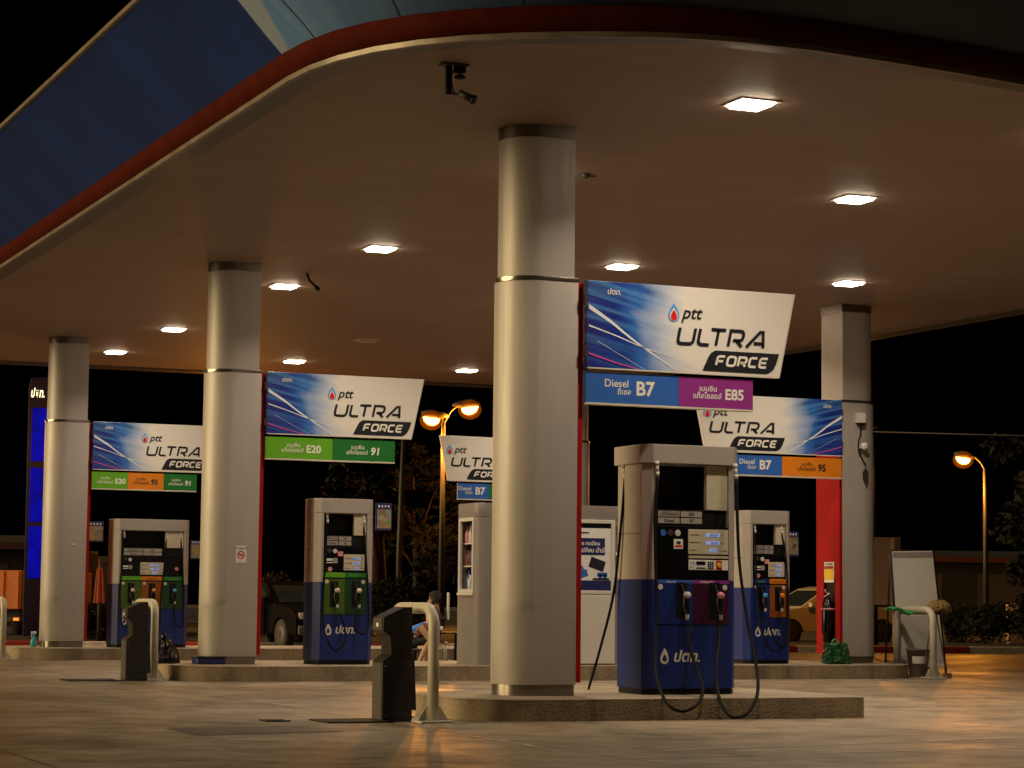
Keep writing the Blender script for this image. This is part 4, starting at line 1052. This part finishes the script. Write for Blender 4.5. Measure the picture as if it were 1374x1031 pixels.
def lamp_head(parent, tip, d, lit, power):
    """cobra head lying along direction d at the end of an arm"""
    d = Vector(d).normalized(); s = d.cross(Vector((0, 0, 1))).normalized()
    q = MB(); q.tube([tip-d*.25, tip, tip+d*.45, tip+d*.75], [.05, .13, .17, .06], 12); hd = q.build('lamp_head', 'lamp_pole', parent)
    c = tip+d*.38; q = MB(); rings = []
    for k in range(7):
        a = R(90*k/6); rings.append([q.bm.verts.new(c+d*(.30*math.cos(a)*math.cos(b))+s*(.18*math.cos(a)*math.sin(b))+Vector((0, 0, -.14-.26*math.sin(a)))) for b in [2*math.pi*i/20 for i in range(20)]])
    for a, b in zip(rings, rings[1:]):
        for i in range(20): f = q.bm.faces.new((a[i], a[(i+1) % 20], b[(i+1) % 20], b[i])); f.smooth = True
    q.build('lamp_lens', 'sodium_lens', hd)
    for nm, rad, mt in (('inner_halo', .30, 'halo_inner'), ('outer_halo', .42, 'halo_outer')):  # two nested glowing shells imitate the glare around the lens
        g_ = MB(); g_.lathe([(rad*math.sin(R(a)), -rad*math.cos(R(a))*.85) for a in (4, 20, 40, 60, 80, 100, 120, 140, 160, 176)], tuple(c+Vector((0, 0, -.22))), 20)
        g_.build(nm, mt, hd)
    lamp_light(parent, c+Vector((0, 0, -.75)), power, gloss=1. if power > 1700 else .15)
def street_lamp(base, arms, hp, label, power):
    t = thing('street_lamp', base, label, 'street lamp', 'orange sodium street lamps')
    MB().tube([(0, 0, 0), (0, 0, hp*.5), (0, 0, hp)], [.13, .10, .07], 12).build('pole', 'lamp_pole', t)
    for dx, dz, pw in arms:
        d = Rv*dx; d = Vector((d.x, d.y, 0))
        pts = spline([Vector((0, 0, hp-.05)), d*.45+Vector((0, 0, hp+dz*.6)), d+Vector((0, 0, hp+dz))], 5)
        MB().tube(pts, .03, 8).build('arm', 'lamp_pole', t)
        lamp_head(t, pts[-1], d.normalized()+Vector((0, 0, .12)), True, pw)
    return t
d1 = 82; b1 = ground_at(592, d1); h1 = at(592, 566, d1).z
street_lamp(b1, [((613-592)*d1/FPX, (566-541)*d1/FPX, 2600), (-(592-590)*d1/FPX, (566-556)*d1/FPX, 1800)], h1, 'double-armed orange street lamp left of the foreground column', 0)
d2 = 95; b2 = ground_at(1323, d2); h2 = at(1323, 628, d2).z
street_lamp(b2, [(-(1323-1306)*d2/FPX, (628-611)*d2/FPX, 1800)], h2, 'single orange street lamp on a tall pole at right', 0)
# added unseen sodium lamps, to light the cars, shrubs and truck orange
d3 = 57; b3 = ground_at(1171, d3)
street_lamp(b3, [(-.1, .3, 280)], at(1171, 585, d3).z, 'unseen lamp added behind the right grey column to light the pale car', 0)
d4 = 49; b4 = ground_at(338, d4)
street_lamp(b4, [(-.2, .3, 160)], at(338, 640, d4).z, 'unseen lamp added behind the second column to light the dark car', 0)
d5 = 52; b5 = ground_at(-70, d5)
street_lamp(b5, [(-.6, .5, 420)], at(-60, 560, d5).z, 'unseen lamp added beyond the left frame edge to light the truck', 0)

# power line
t = thing('power_line', at(1374, 584, 70), 'thin overhead power line crossing the dark sky at right', 'power line')
o_ = Vector(t.location); MB().tube([at(1150, 579, 72)-o_, at(1374, 585, 70)-o_, at(2000, 590, 64)-o_], .022, 6).build('wire', 'lamp_pole', t)

# ------------------------------------------------------------------ roadside kerb and dark verge
def kerb_pt(x): return Vector((x, 27.5-.2*(x-5.9), 0))
kx = [-30+1.35*i for i in range(60)]
t = thing('roadside_kerb', kerb_pt(20), 'red and white painted kerb along the far edge of the forecourt', 'kerb'); o_ = Vector(t.location)
for i, x in enumerate(kx[:-1]):
    a, b = kerb_pt(x)-o_, kerb_pt(kx[i+1]-.01)-o_; n2 = Vector((.2, 1, 0)).normalized()*.22
    q = MB(); q.prism([(a.x, a.y), (b.x, b.y), (b.x+n2.x, b.y+n2.y), (a.x+n2.x, a.y+n2.y)], -.02, .15, bev=.02)
    q.build('kerb_block', 'kerb_white' if i % 3 == 2 else 'kerb_red', t)
mk('verge', (.018, .016, .008), .9, var=.4, scale=2, bump=.8)
a, b = kerb_pt(-60), kerb_pt(90); n2 = Vector((.2, 1, 0)).normalized()
tag(MB().face([tuple(a+n2*.2+Vector((0, 0, .10))), tuple(b+n2*.2+Vector((0, 0, .10))), tuple(b+n2*160+Vector((0, 0, .10))), tuple(a+n2*160+Vector((0, 0, .10)))]).build('verge', 'verge'), kind='structure')

# ------------------------------------------------------------------ foliage
def leaves(mb, c, rad, n, size, rr_):
    for i in range(n):
        while True:
            p = Vector((rr_.uniform(-1, 1), rr_.uniform(-1, 1), rr_.uniform(-1, 1)))
            if .25 < p.length < 1: break
        q = Vector((c[0]+p.x*rad[0], c[1]+p.y*rad[1], c[2]+p.z*rad[2]))
        u = Vector((rr_.gauss(0, 1), rr_.gauss(0, 1), rr_.gauss(0, .7))).normalized(); v = u.cross(Vector((rr_.gauss(0, 1), rr_.gauss(0, 1), rr_.gauss(0, 1)))).normalized()
        s = size*rr_.uniform(.6, 1.3)
        mb.face([q-u*s, q+v*s*.42, q+u*s, q-v*s*.42])
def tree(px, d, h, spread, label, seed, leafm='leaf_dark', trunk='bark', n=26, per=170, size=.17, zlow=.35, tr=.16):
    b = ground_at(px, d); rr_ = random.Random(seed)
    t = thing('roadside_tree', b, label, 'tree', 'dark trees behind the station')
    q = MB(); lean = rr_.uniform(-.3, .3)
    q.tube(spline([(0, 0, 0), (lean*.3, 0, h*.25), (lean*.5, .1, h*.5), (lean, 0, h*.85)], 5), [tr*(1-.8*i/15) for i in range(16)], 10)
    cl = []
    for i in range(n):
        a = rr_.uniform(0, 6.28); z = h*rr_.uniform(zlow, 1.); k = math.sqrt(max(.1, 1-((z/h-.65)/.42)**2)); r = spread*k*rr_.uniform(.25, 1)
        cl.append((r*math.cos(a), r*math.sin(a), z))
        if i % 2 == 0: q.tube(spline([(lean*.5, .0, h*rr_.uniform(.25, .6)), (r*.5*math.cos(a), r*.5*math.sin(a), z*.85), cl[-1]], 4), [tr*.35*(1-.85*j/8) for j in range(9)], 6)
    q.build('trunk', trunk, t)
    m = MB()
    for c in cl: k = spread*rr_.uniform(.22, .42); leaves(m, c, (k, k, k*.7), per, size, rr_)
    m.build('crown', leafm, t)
    return t
def shrub(px, d, w_, h, label, seed, n=1500, size=.07, group='dark shrubs behind the station'):
    b = ground_at(px, d); rr_ = random.Random(seed)
    t = thing('round_shrub', b, label, 'shrub', group)
    q = MB()
    for i in range(6): a = i*1.05; q.tube([(0, 0, 0), (w_*.3*math.cos(a), w_*.3*math.sin(a), h*.6)], [.03, .012], 6)
    q.build('stem', 'bark', t)
    m = MB()
    for i in range(9):
        a = rr_.uniform(0, 6.28); r = w_*.33*rr_.random()
        leaves(m, (r*math.cos(a), r*math.sin(a), h*rr_.uniform(.35, .68)), (w_*.34, w_*.34, h*.34), n//9, size, rr_)
    m.build('foliage', 'leaf_shrub', t)
    return t
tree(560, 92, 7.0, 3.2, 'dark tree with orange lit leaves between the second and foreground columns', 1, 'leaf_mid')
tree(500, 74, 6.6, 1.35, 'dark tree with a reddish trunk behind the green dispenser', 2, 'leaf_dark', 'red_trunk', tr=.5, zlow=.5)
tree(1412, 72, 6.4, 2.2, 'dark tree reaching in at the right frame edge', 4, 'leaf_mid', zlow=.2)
shrub(540, 56, 1.9, 1.75, 'rounded dark shrub with reddish top, right of the green dispenser', 6, 2600)
shrub(365, 50, .9, 1.75, 'dark bush close to the right edge of the second column', 7, 1800)
shrub(1325, 60, 1.9, 1.25, 'low dark shrub at the foot of the right street lamp', 8, 2400)
shrub(1290, 62, 1.1, 1.15, 'small dark shrub right of the white board', 9, 1500)
shrub(1385, 58, 1.5, 1.5, 'dark shrub at the right frame edge', 10, 2000)
shrub(140, 52, 1.3, 1.05, 'low dark shrub left of the three-product dispenser', 11, 1800)
t = thing('pale_post', ground_at(536, 58), 'slim pale post lit orange beside the dark tree', 'post')
MB().tube([(0, 0, 0), (-.03, 0, 2.2), (.06, 0, 5.6)], [.075, .07, .055], 10).build('shaft', 'lamp_pole', t)

# ------------------------------------------------------------------ far sheds
def shed(px0, px1, d, ytop, label, yband):
    a, b = ground_at(px0, d), ground_at(px1, d); v = b-a; ln = v.length; rz = math.atan2(v.y, v.x); h = at((px0+px1)/2, ytop, d).z
    t = thing('roadside_shed', a, label, 'shed', None, rz)
    q = MB(); q.box(0, ln, 0, 5, 0, h*.92); q.build('wall', 'shed', t)
    q = MB(); q.prism([(-.5, h*.90), (2.5, h*1.0), (5.6, h*.9), (5.6, h*.86), (2.5, h*.95), (-.5, h*.86)], -.4, ln+.4, 'x'); q.build('roof', 'shed', t)
    for i in range(max(2, int(ln/4))): MB().box(i*4+1, i*4+3.2, -.02, -.001, .3, h*.68).build('shutter', 'dark_metal', t)
    MB().box(0, ln, -.55, -.505, h*.83, h*.9).build('gutter', 'red_trunk', t)
    return t
shed(1180, 1480, 118, 738, 'long low dark shed far behind the right street lamp', 0)
shed(-120, 40, 76, 715, 'dark low shed with sloping roof behind the blue pylon', 0)
shed(110, 160, 84, 745, 'dark shed seen between the leftmost column and its dispenser', 0)

# ------------------------------------------------------------------ blue pylon
dp_ = 57; t = thing('brand_pylon', ground_at(47, dp_), 'tall blue lit pylon with white letters on top, behind the leftmost column', 'pylon', None, -YAW+R(8))
pz = at(47, 502, dp_).z; Z = lambda y: at(47, y, dp_).z
MB().prism([(-.28, 0), (.42, 0), (.42, pz*.97), (.3, pz), (-.25, pz-.05), (-.30, pz-.3)], 0, .5, 'y', bev=.02).build('body', 'pylon_body', t)
for ya, yb in ((546, 618), (627, 700), (706, 776)): MB().box(-.20, .16, -.03, -.002, Z(yb), Z(ya), .008).build('lit_panel', 'pylon_lit', t)
text('lettering', 'ปตท.', -.25, Z(531), .30, 'pylon_letters', t, -.02, sx=.55, bold=.03, shear=.2)

# ------------------------------------------------------------------ parked truck at left
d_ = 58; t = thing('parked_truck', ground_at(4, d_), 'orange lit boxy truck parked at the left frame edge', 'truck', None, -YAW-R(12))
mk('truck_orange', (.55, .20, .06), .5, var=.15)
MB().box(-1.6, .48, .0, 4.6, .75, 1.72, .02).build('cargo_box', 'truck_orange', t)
q = MB()
for x in (-1.2, -.8, -.4, .0, .4): q.box(x-.02, x+.02, -.03, -.001, .76, 1.70)
q.build('tailgate_ribs', 'truck_orange', t)
MB().box(-1.5, -.05, 4.7, 6.4, .6, 2.35, .08).build('cab', 'car_dark', t)
q = MB(); q.box(-1.5, .35, .3, 6.2, .52, .74, .02); q.box(-1.6, .5, -.02, .06, .45, .56); q.build('chassis', 'dark_metal', t)
for x in (-1.2, .15):
    for y in (.9, 5.4):
        w_ = MB().lathe([(.26, -.14), (.42, -.13), (.42, .13), (.26, .14)], (x, y, .42), 20, 'x').build('wheel', 'tyre', t)
for x in (-1.45, .38): MB().box(x-.07, x+.07, -.035, -.021, .47, .54).build('tail_light', 'tail', t)

# folded umbrella, bottle beyond the leftmost column
t = thing('folded_parasol', ground_at(133, 50), 'closed reddish parasol standing between the leftmost column and the dispenser', 'parasol')
q = MB(); rings = []
for k in range(9):
    z_ = .95+k*.10; r0 = .10-.006*k if k < 8 else .02
    rings.append([q.bm.verts.new((r0*(1+.25*math.cos(6*a))*math.cos(a), r0*(1+.25*math.cos(6*a))*math.sin(a), z_)) for a in [2*math.pi*i/36 for i in range(36)]])
for a, b in zip(rings, rings[1:]):
    for i in range(36): q.bm.faces.new((a[i], a[(i+1) % 36], b[(i+1) % 36], b[i]))
q.bm.faces.new(rings[0][::-1]); q.bm.faces.new(rings[-1]); q.build('canopy_cloth', 'umbrella', t)
MB().tube([(0, 0, 0), (0, 0, 1.9)], .03).build('pole', 'dark_metal', t); MB().lathe([(.3, 0), (.3, .06), (.06, .1)], (0, 0, 0), 18).build('base', 'dark_metal', t)

# ------------------------------------------------------------------ parked cars
def car(base, rz, label, body, length=4.6, width=1.78, h=1.55, suv=True):
    t = thing('parked_car', base, label, 'car', 'cars parked behind the station', rz)
    k = length/4.6; hh = h/1.55
    low = [(-2.3, .32), (-2.3, .80), (-2.22, .92), (-1.2, .98), (1.1, .98), (2.05, .86), (2.28, .70), (2.3, .32)]
    cut = []
    def wheel_arch(cx): return [(cx+.40*math.cos(R(a)), .34+.40*math.sin(R(a))) for a in range(0, 181, 20)]
    out = low[:-1] + [(2.3, .32)] + wheel_arch(1.45) + wheel_arch(-1.4)
    out = [(a*k, b*hh) for a, b in out]
    MB().prism(out, -width/2, width/2, 'y', bev=.035).build('body', body, t)
    if suv: cab = [(-2.2, .97), (-2.02, 1.48), (-1.8, 1.55), (-.1, 1.55), (.25, 1.48), (1.15, .97)]
    else: cab = [(-1.9, .97), (-1.25, 1.42), (-.8, 1.47), (-.1, 1.47), (.3, 1.40), (1.15, .97)]
    cab = [(a*k, b*hh) for a, b in cab]; q = MB(); yb, yt = width/2-.03, width/2-.20
    def row(y0, y1, sg): return [q.bm.verts.new((a, sg*(y0+(y1-y0)*(b-.97*hh)/(.58*hh)), b)) for a, b in cab]
    Lr, Rr = row(yb, yt, 1), row(yb, yt, -1)
    for i in range(len(cab)-1): q.bm.faces.new((Lr[i], Lr[i+1], Rr[i+1], Rr[i]))
    q.bm.faces.new(Lr); q.bm.faces.new(Rr[::-1]); q.build('cabin', body, t)
    def at_side(a, b, sg, off=.006): return (a*k, sg*(yb+(yt-yb)*(b-.97)/.58+off), b*hh)
    for sg in (1, -1):
        for xs in ([(-1.95, 1.02), (-1.80, 1.42), (-1.25, 1.44), (-1.2, 1.02)], [(-1.12, 1.02), (-1.15, 1.45), (-.35, 1.45), (-.25, 1.02)], [(-.17, 1.02), (-.27, 1.45), (.12, 1.43), (.85, 1.02)]):
            if not suv: xs = [(a*.9, 1.02 if b < 1.1 else b-.08) for a, b in xs]
            MB().face([at_side(a, b, sg) for a, b in xs]).build('side_window', 'glass', t)
    x0, x1 = cab[-2], cab[-1]; wv = width/2-.22
    def lerp(p, q_, s): return (p[0]+(q_[0]-p[0])*s, p[1]+(q_[1]-p[1])*s)
    for nm, A, B in (('windscreen', cab[-2], cab[-1]), ('rear_window', cab[1], cab[0])):
        a, b = lerp(A, B, .08), lerp(A, B, .9); off = .008*(1 if nm == 'windscreen' else -1)
        MB().face([(a[0]+off, -wv+.04, a[1]+.004), (a[0]+off, wv-.04, a[1]+.004), (b[0]+off, wv+.08, b[1]+.004), (b[0]+off, -wv-.08, b[1]+.004)]).build(nm, 'glass', t)
    for cx in (1.45, -1.4):
        for sg in (1, -1):
            y = sg*(width/2-.11)
            w_ = MB().lathe([(.20, -.10), (.31, -.10), (.335, -.07), (.335, .07), (.31, .10), (.20, .10)], (cx*k, y, .335), 24, 'y').build('wheel', 'tyre', t)
            MB().lathe([(.05, -.100), (.19, -.106), (.205, -.098), (.205, .098), (.19, .106), (.05, .100)], (cx*k, y, .335), 20, 'y').build('rim', 'rim', w_)
    for sg in (1, -1):
        MB().box(2.20*k, 2.295*k, sg*(width/2-.25)-.16, sg*(width/2-.25)+.16, .66*hh, .80*hh, .02).build('headlight', 'head', t)
        MB().box(-2.318*k, -2.24*k, sg*(width/2-.14)-.10, sg*(width/2-.14)+.10, .72*hh, 1.0*hh, .02).build('tail_light', 'tail', t)
        MB().box(.75*k, .93*k, sg*(width/2+.09)-.08, sg*(width/2+.09)+.08, 1.0*hh, 1.12*hh, .02).build('wing_mirror', body, t)
    MB().box(-2.40*k, -2.305*k, -width/2+.04, width/2-.04, .36*hh, .56*hh, .03).build('rear_bumper', 'dark_metal', t)
    MB().box(2.305*k, 2.38*k, -width/2+.04, width/2-.04, .34*hh, .54*hh, .03).build('front_bumper', 'dark_metal', t)
    return t
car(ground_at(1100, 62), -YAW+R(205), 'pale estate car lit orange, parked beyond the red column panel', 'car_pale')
car(ground_at(393, 50), -YAW+R(-62), 'dark car facing the station beside the green dispenser', 'car_dark', suv=False)

# orange lit board, far orange box, far marker
t = thing('notice_frame', ground_at(1188, 48), 'orange lit panel on posts behind the right grey column', 'notice board', None, -YAW)
zA, zB = at(1188, 812, 48).z, at(1188, 721, 48).z
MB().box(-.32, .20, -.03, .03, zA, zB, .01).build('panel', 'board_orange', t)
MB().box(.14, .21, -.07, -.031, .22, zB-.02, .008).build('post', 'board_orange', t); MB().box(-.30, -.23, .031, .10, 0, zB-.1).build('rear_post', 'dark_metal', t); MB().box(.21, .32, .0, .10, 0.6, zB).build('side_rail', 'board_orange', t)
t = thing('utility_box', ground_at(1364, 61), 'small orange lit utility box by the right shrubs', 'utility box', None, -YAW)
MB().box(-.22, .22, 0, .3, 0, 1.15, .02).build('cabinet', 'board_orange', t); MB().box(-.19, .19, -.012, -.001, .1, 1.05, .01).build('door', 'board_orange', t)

# ------------------------------------------------------------------ table, chair and two seated people beyond the middle island
DP = 38.
def pfr(px): return ground_at(px, DP)
t = thing('low_table', pfr(612), 'low dark table with a single leg, before the two seated people', 'table', None, -YAW)
MB().box(-.34, .27, -.25, .25, .545, .572, .008).build('tabletop', 'black', t); MB().box(-.02, .10, -.05, .05, .03, .544).build('leg', 'black', t); MB().box(-.28, .28, -.2, .2, 0, .029, .006).build('base', 'black', t)
t = thing('paper_cup', pfr(592)+Vector((.0, 0, .573)), 'small white cup on the low dark table', 'cup')
MB().lathe([(.026, 0), (.036, .09), (.033, .09), (.024, .006)], (0, 0, 0), 16).build('cup', 'white', t)
t = thing('rag_pile', pfr(626)+Vector((.0, -.25, 0)), 'crumpled white and blue rag pile on the ground below the table', 'rags')
q = MB(); rr3 = random.Random(4); gp = [[q.bm.verts.new((-.20+.40*i/9, -.12+.24*j/7, max(.004, .17*math.exp(-((i-4.5)/2.7)**2-((j-3.5)/2.6)**2)+rr3.uniform(-.02, .03)))) for j in range(8)] for i in range(10)]
for i in range(9):
    for j in range(7): q.bm.faces.new((gp[i][j], gp[i+1][j], gp[i+1][j+1], gp[i][j+1]))
q.build('cloth', 'letter_white', t)
def seat(px, sd, h, label, back=False, mt='dark_metal'):
    t = thing('low_chair' if back else 'low_stool', pfr(px)+sd, label, 'chair' if back else 'stool', None, -YAW)
    MB().box(-.17, .17, -.17, .17, h-.035, h, .012).build('seat', mt, t)
    for x in (-.14, .14):
        for y in (-.14, .14): MB().tube([(x*1.1, y*1.1, 0), (x, y, h-.036)], .016, 8).build('leg', mt, t)
    if back: MB().box(.16, .20, -.17, .17, h+.36, h+.82, .02).build('backrest', mt, t)
    return t
def skinned(verts, edges, name, parent, zones, root=0, sub=2):
    """one continuous body grown from a jointed skeleton; zones give each joint its cloth or skin"""
    me = bpy.data.meshes.new(name); me.from_pydata([v[0] for v in verts], edges, []); o = bpy.data.objects.new(name, me); COL.objects.link(o)
    o.modifiers.new('skin', 'SKIN'); sk = me.skin_vertices[0].data if me.skin_vertices else None
    if sk is None:
        bm = bmesh.new(); bm.from_mesh(me); bm.verts.layers.skin.verify(); bm.to_mesh(me); bm.free(); sk = me.skin_vertices[0].data
    for i, v in enumerate(verts):
        r = v[1]; sk[i].radius = (r, r) if not isinstance(r, tuple) else r; sk[i].use_root = (i == root)
    ss = o.modifiers.new('sub', 'SUBSURF'); ss.levels = sub; ss.render_levels = sub
    dg = bpy.context.evaluated_depsgraph_get(); dg.update()
    ev = bpy.data.meshes.new_from_object(o.evaluated_get(dg)); bpy.data.objects.remove(o)
    ms = []
    for z in zones: ev.materials.append(M[z])
    segs = [(Vector(verts[a][0]), Vector(verts[b][0]), verts[b][2]) for a, b in edges]
    for f in ev.polygons:
        c = f.center; best = (9, 0)
        for a, b, zn in segs:
            d = b-a; u = max(0, min(1, (c-a).dot(d)/max(1e-9, d.length_squared))); ds = (a+d*u-c).length
            if ds < best[0]: best = (ds, zn)
        f.material_index = best[1]; f.use_smooth = True
    ob = bpy.data.objects.new(name, ev); COL.objects.link(ob); ob.parent = parent
    return ob
def person(px, sd, label, P, zones, face, hairm):
    """P: joints in a frame x = right in the picture, y = away, z = up; zones index 0 trousers, 1 top, 2 skin, 3 shoes"""
    t = thing('person', pfr(px)+sd, label, 'person', 'people sitting behind the middle island', -YAW)
    V, E = [], []
    def add(p, r, z, par=None):
        V.append((p, r, z)); i = len(V)-1
        if par is not None: E.append((par, i))
        return i
    pel = add(P['pelvis'], .15, P.get('hipzone', 0))
    k_ = 1.18 if P.get('hipzone') else 1.; wa = add(P['waist'], .14*k_, 1, pel); ch = add(P['chest'], .165*k_, 1, wa); nb = add(P['neck'], .062, 2, ch); hd0 = add(P['jaw'], .075, 2, nb); hd1 = add(P['head'], .088, 2, hd0); hd2 = add(P['crown'], .062, 2, hd1)
    F = Vector(face).normalized(); add(tuple(Vector(P['jaw'])*.45+Vector(P['head'])*.55+F*.095), .014, 2, hd0)
    side = Vector(P.get('side', (0, 1, 0)))
    for s in ('a', 'b'):
        sh = add(P['sh'+s], .062, 1, ch); el = add(P['el'+s], .046, 1 if zones[1] == 'black_cloth' else 2, sh); wr = add(P['wr'+s], .028, 2, el)
        w = Vector(P['wr'+s]); d = (w-Vector(P['el'+s])).normalized(); sd_ = d.cross(Vector((.3, .2, 1))).normalized(); dn = sd_.cross(d)
        pm = add(tuple(w+d*.07), .030, 2, wr)
        for k, ln in enumerate((.065, .075, .07, .055)):
            b0 = w+d*.085+sd_*(.030-.020*k); f1 = add(tuple(b0), .010, 2, pm); f2 = add(tuple(b0+d*ln*.5+dn*-.008), .009, 2, f1); add(tuple(b0+d*ln*.85+dn*-.03), .007, 2, f2)
        b0 = w+d*.04+sd_*.038; f1 = add(tuple(b0), .011, 2, wr); add(tuple(b0+d*.045+sd_*.012), .008, 2, f1)
        hp = add(P['hip'+s], .085, 0, pel); kn = add(P['kn'+s], .060, 0, hp); an = add(P['an'+s], .036, 2 if zones[0] == 'black_cloth' and P.get('bare') else 0, kn); he = add(tuple(Vector(P['an'+s])+Vector((0, 0, -.045))), .036, 3, an); add(P['to'+s], .030, 3, he)
    bd = skinned(V, E, 'body', t, zones)
    # hair cap, eyes, ears, mouth
    Hc = Vector(P['head']); Jw = Vector(P['jaw']); up = (Hc-Jw).normalized(); rt = F.cross(up).normalized()
    q = MB(); hr = random.Random(px)
    for i in range(260):
        a = hr.uniform(0, 6.28); b = hr.uniform(-.35, 1); dr_ = (up*b+(rt*math.cos(a)+F*math.sin(a))*math.sqrt(max(0, 1-b*b)))
        if dr_.dot(F) > .45 and b < .65: continue
        p0 = Hc+up*.015+dr_*.085; p1 = Hc+up*.015+dr_*.112-up*.012; tl = p1-up*(.05+.05*hr.random())+dr_*.01
        q.tube([p0, p1, tl], [.016, .018, .005], 5)
    q.build('hair', hairm, t)
    for s in (-1, 1):
        MB().lathe([(.003, -.01), (.011, -.005), (.011, .005), (.003, .01)], tuple(Hc*.62+Jw*.38+F*.082+rt*s*.032), 8).build('eye', 'ink', t)
        MB().tube([Hc*.5+Jw*.5+rt*s*.083, Hc*.7+Jw*.3+rt*s*.094-F*.008, Hc*.85+Jw*.15+rt*s*.086-F*.014], [.010, .018, .012], 8).build('ear', 'skin', t)
    MB().tube([Jw+F*.076-rt*.022, Jw+F*.082, Jw+F*.076+rt*.022], .007, 6).build('mouth', 'red_trunk', t)
    return t
# bent forward in a blue shirt, knees up
seat(560, Rv*-.12, .30, 'low dark stool under the person in blue')
person(560, Rv*-.12, 'person in a blue shirt and black trousers, bent forward on a low stool', dict(
    pelvis=(-.05, 0, .40), waist=(.0, 0, .53), chest=(.12, 0, .70), neck=(.32, 0, .70), jaw=(.40, -.01, .69), head=(.46, -.01, .76), crown=(.49, -.01, .83),
    sha=(.17, -.17, .66), ela=(.34, -.16, .46), wra=(.46, -.16, .38), shb=(.20, .19, .66), elb=(.32, .22, .46), wrb=(.48, .14, .42),
    hipa=(.02, -.10, .39), kna=(.34, -.14, .45), ana=(.16, -.15, .07), toa=(.30, -.17, .03), hipb=(.02, .10, .39), knb=(.36, .13, .45), anb=(.24, .14, .07), tob=(.38, .15, .03), bare=True, hipzone=1),
    ['black_cloth', 'blue_cloth', 'skin', 'black'], (.9, 0, -.4), 'hair')
stp = MB().tube(spline([(.06, -.15, .66), (.10, -.165, .58), (.09, -.15, .48)], 4), .012); o = stp.build('shirt_stripe', 'white'); o.parent = [x for x in bpy.data.objects if x.name == 'person'][0]
seat(596, Vector((.10, .55, 0)), .40, 'pale low chair with a tall back behind the person in black', True, 'offwhite')
person(596, Vector((.08, .50, 0)), 'dark-haired person in black clothes, seated and facing left with a hand at the face', dict(
    pelvis=(.02, 0, .50), waist=(.0, 0, .66), chest=(-.03, 0, .84), neck=(-.05, 0, .99), jaw=(-.075, 0, 1.05), head=(-.06, 0, 1.13), crown=(-.045, 0, 1.20),
    sha=(-.03, -.20, .90), ela=(-.12, -.25, .66), wra=(-.17, -.10, .92), shb=(-.03, .20, .90), elb=(-.10, .25, .66), wrb=(-.30, .12, .63),
    hipa=(-.02, -.10, .48), kna=(-.40, -.13, .50), ana=(-.38, -.14, .08), toa=(-.52, -.15, .03), hipb=(-.02, .10, .48), knb=(-.40, .13, .50), anb=(-.34, .14, .08), tob=(-.48, .15, .03)),
    ['black_cloth', 'black_cloth', 'skin', 'black'], (-1, -.25, -.15), 'hair')
t = thing('mobile_phone', pfr(596)+Vector((.08, .50, 0))+Rv*(-.20)+Vector((0, -.10, .99)), 'small pale phone held to the face of the person in black', 'phone', None, -YAW)
MB().box(-.006, .006, -.035, .035, -.07, .07, .004).build('case', 'white', t)
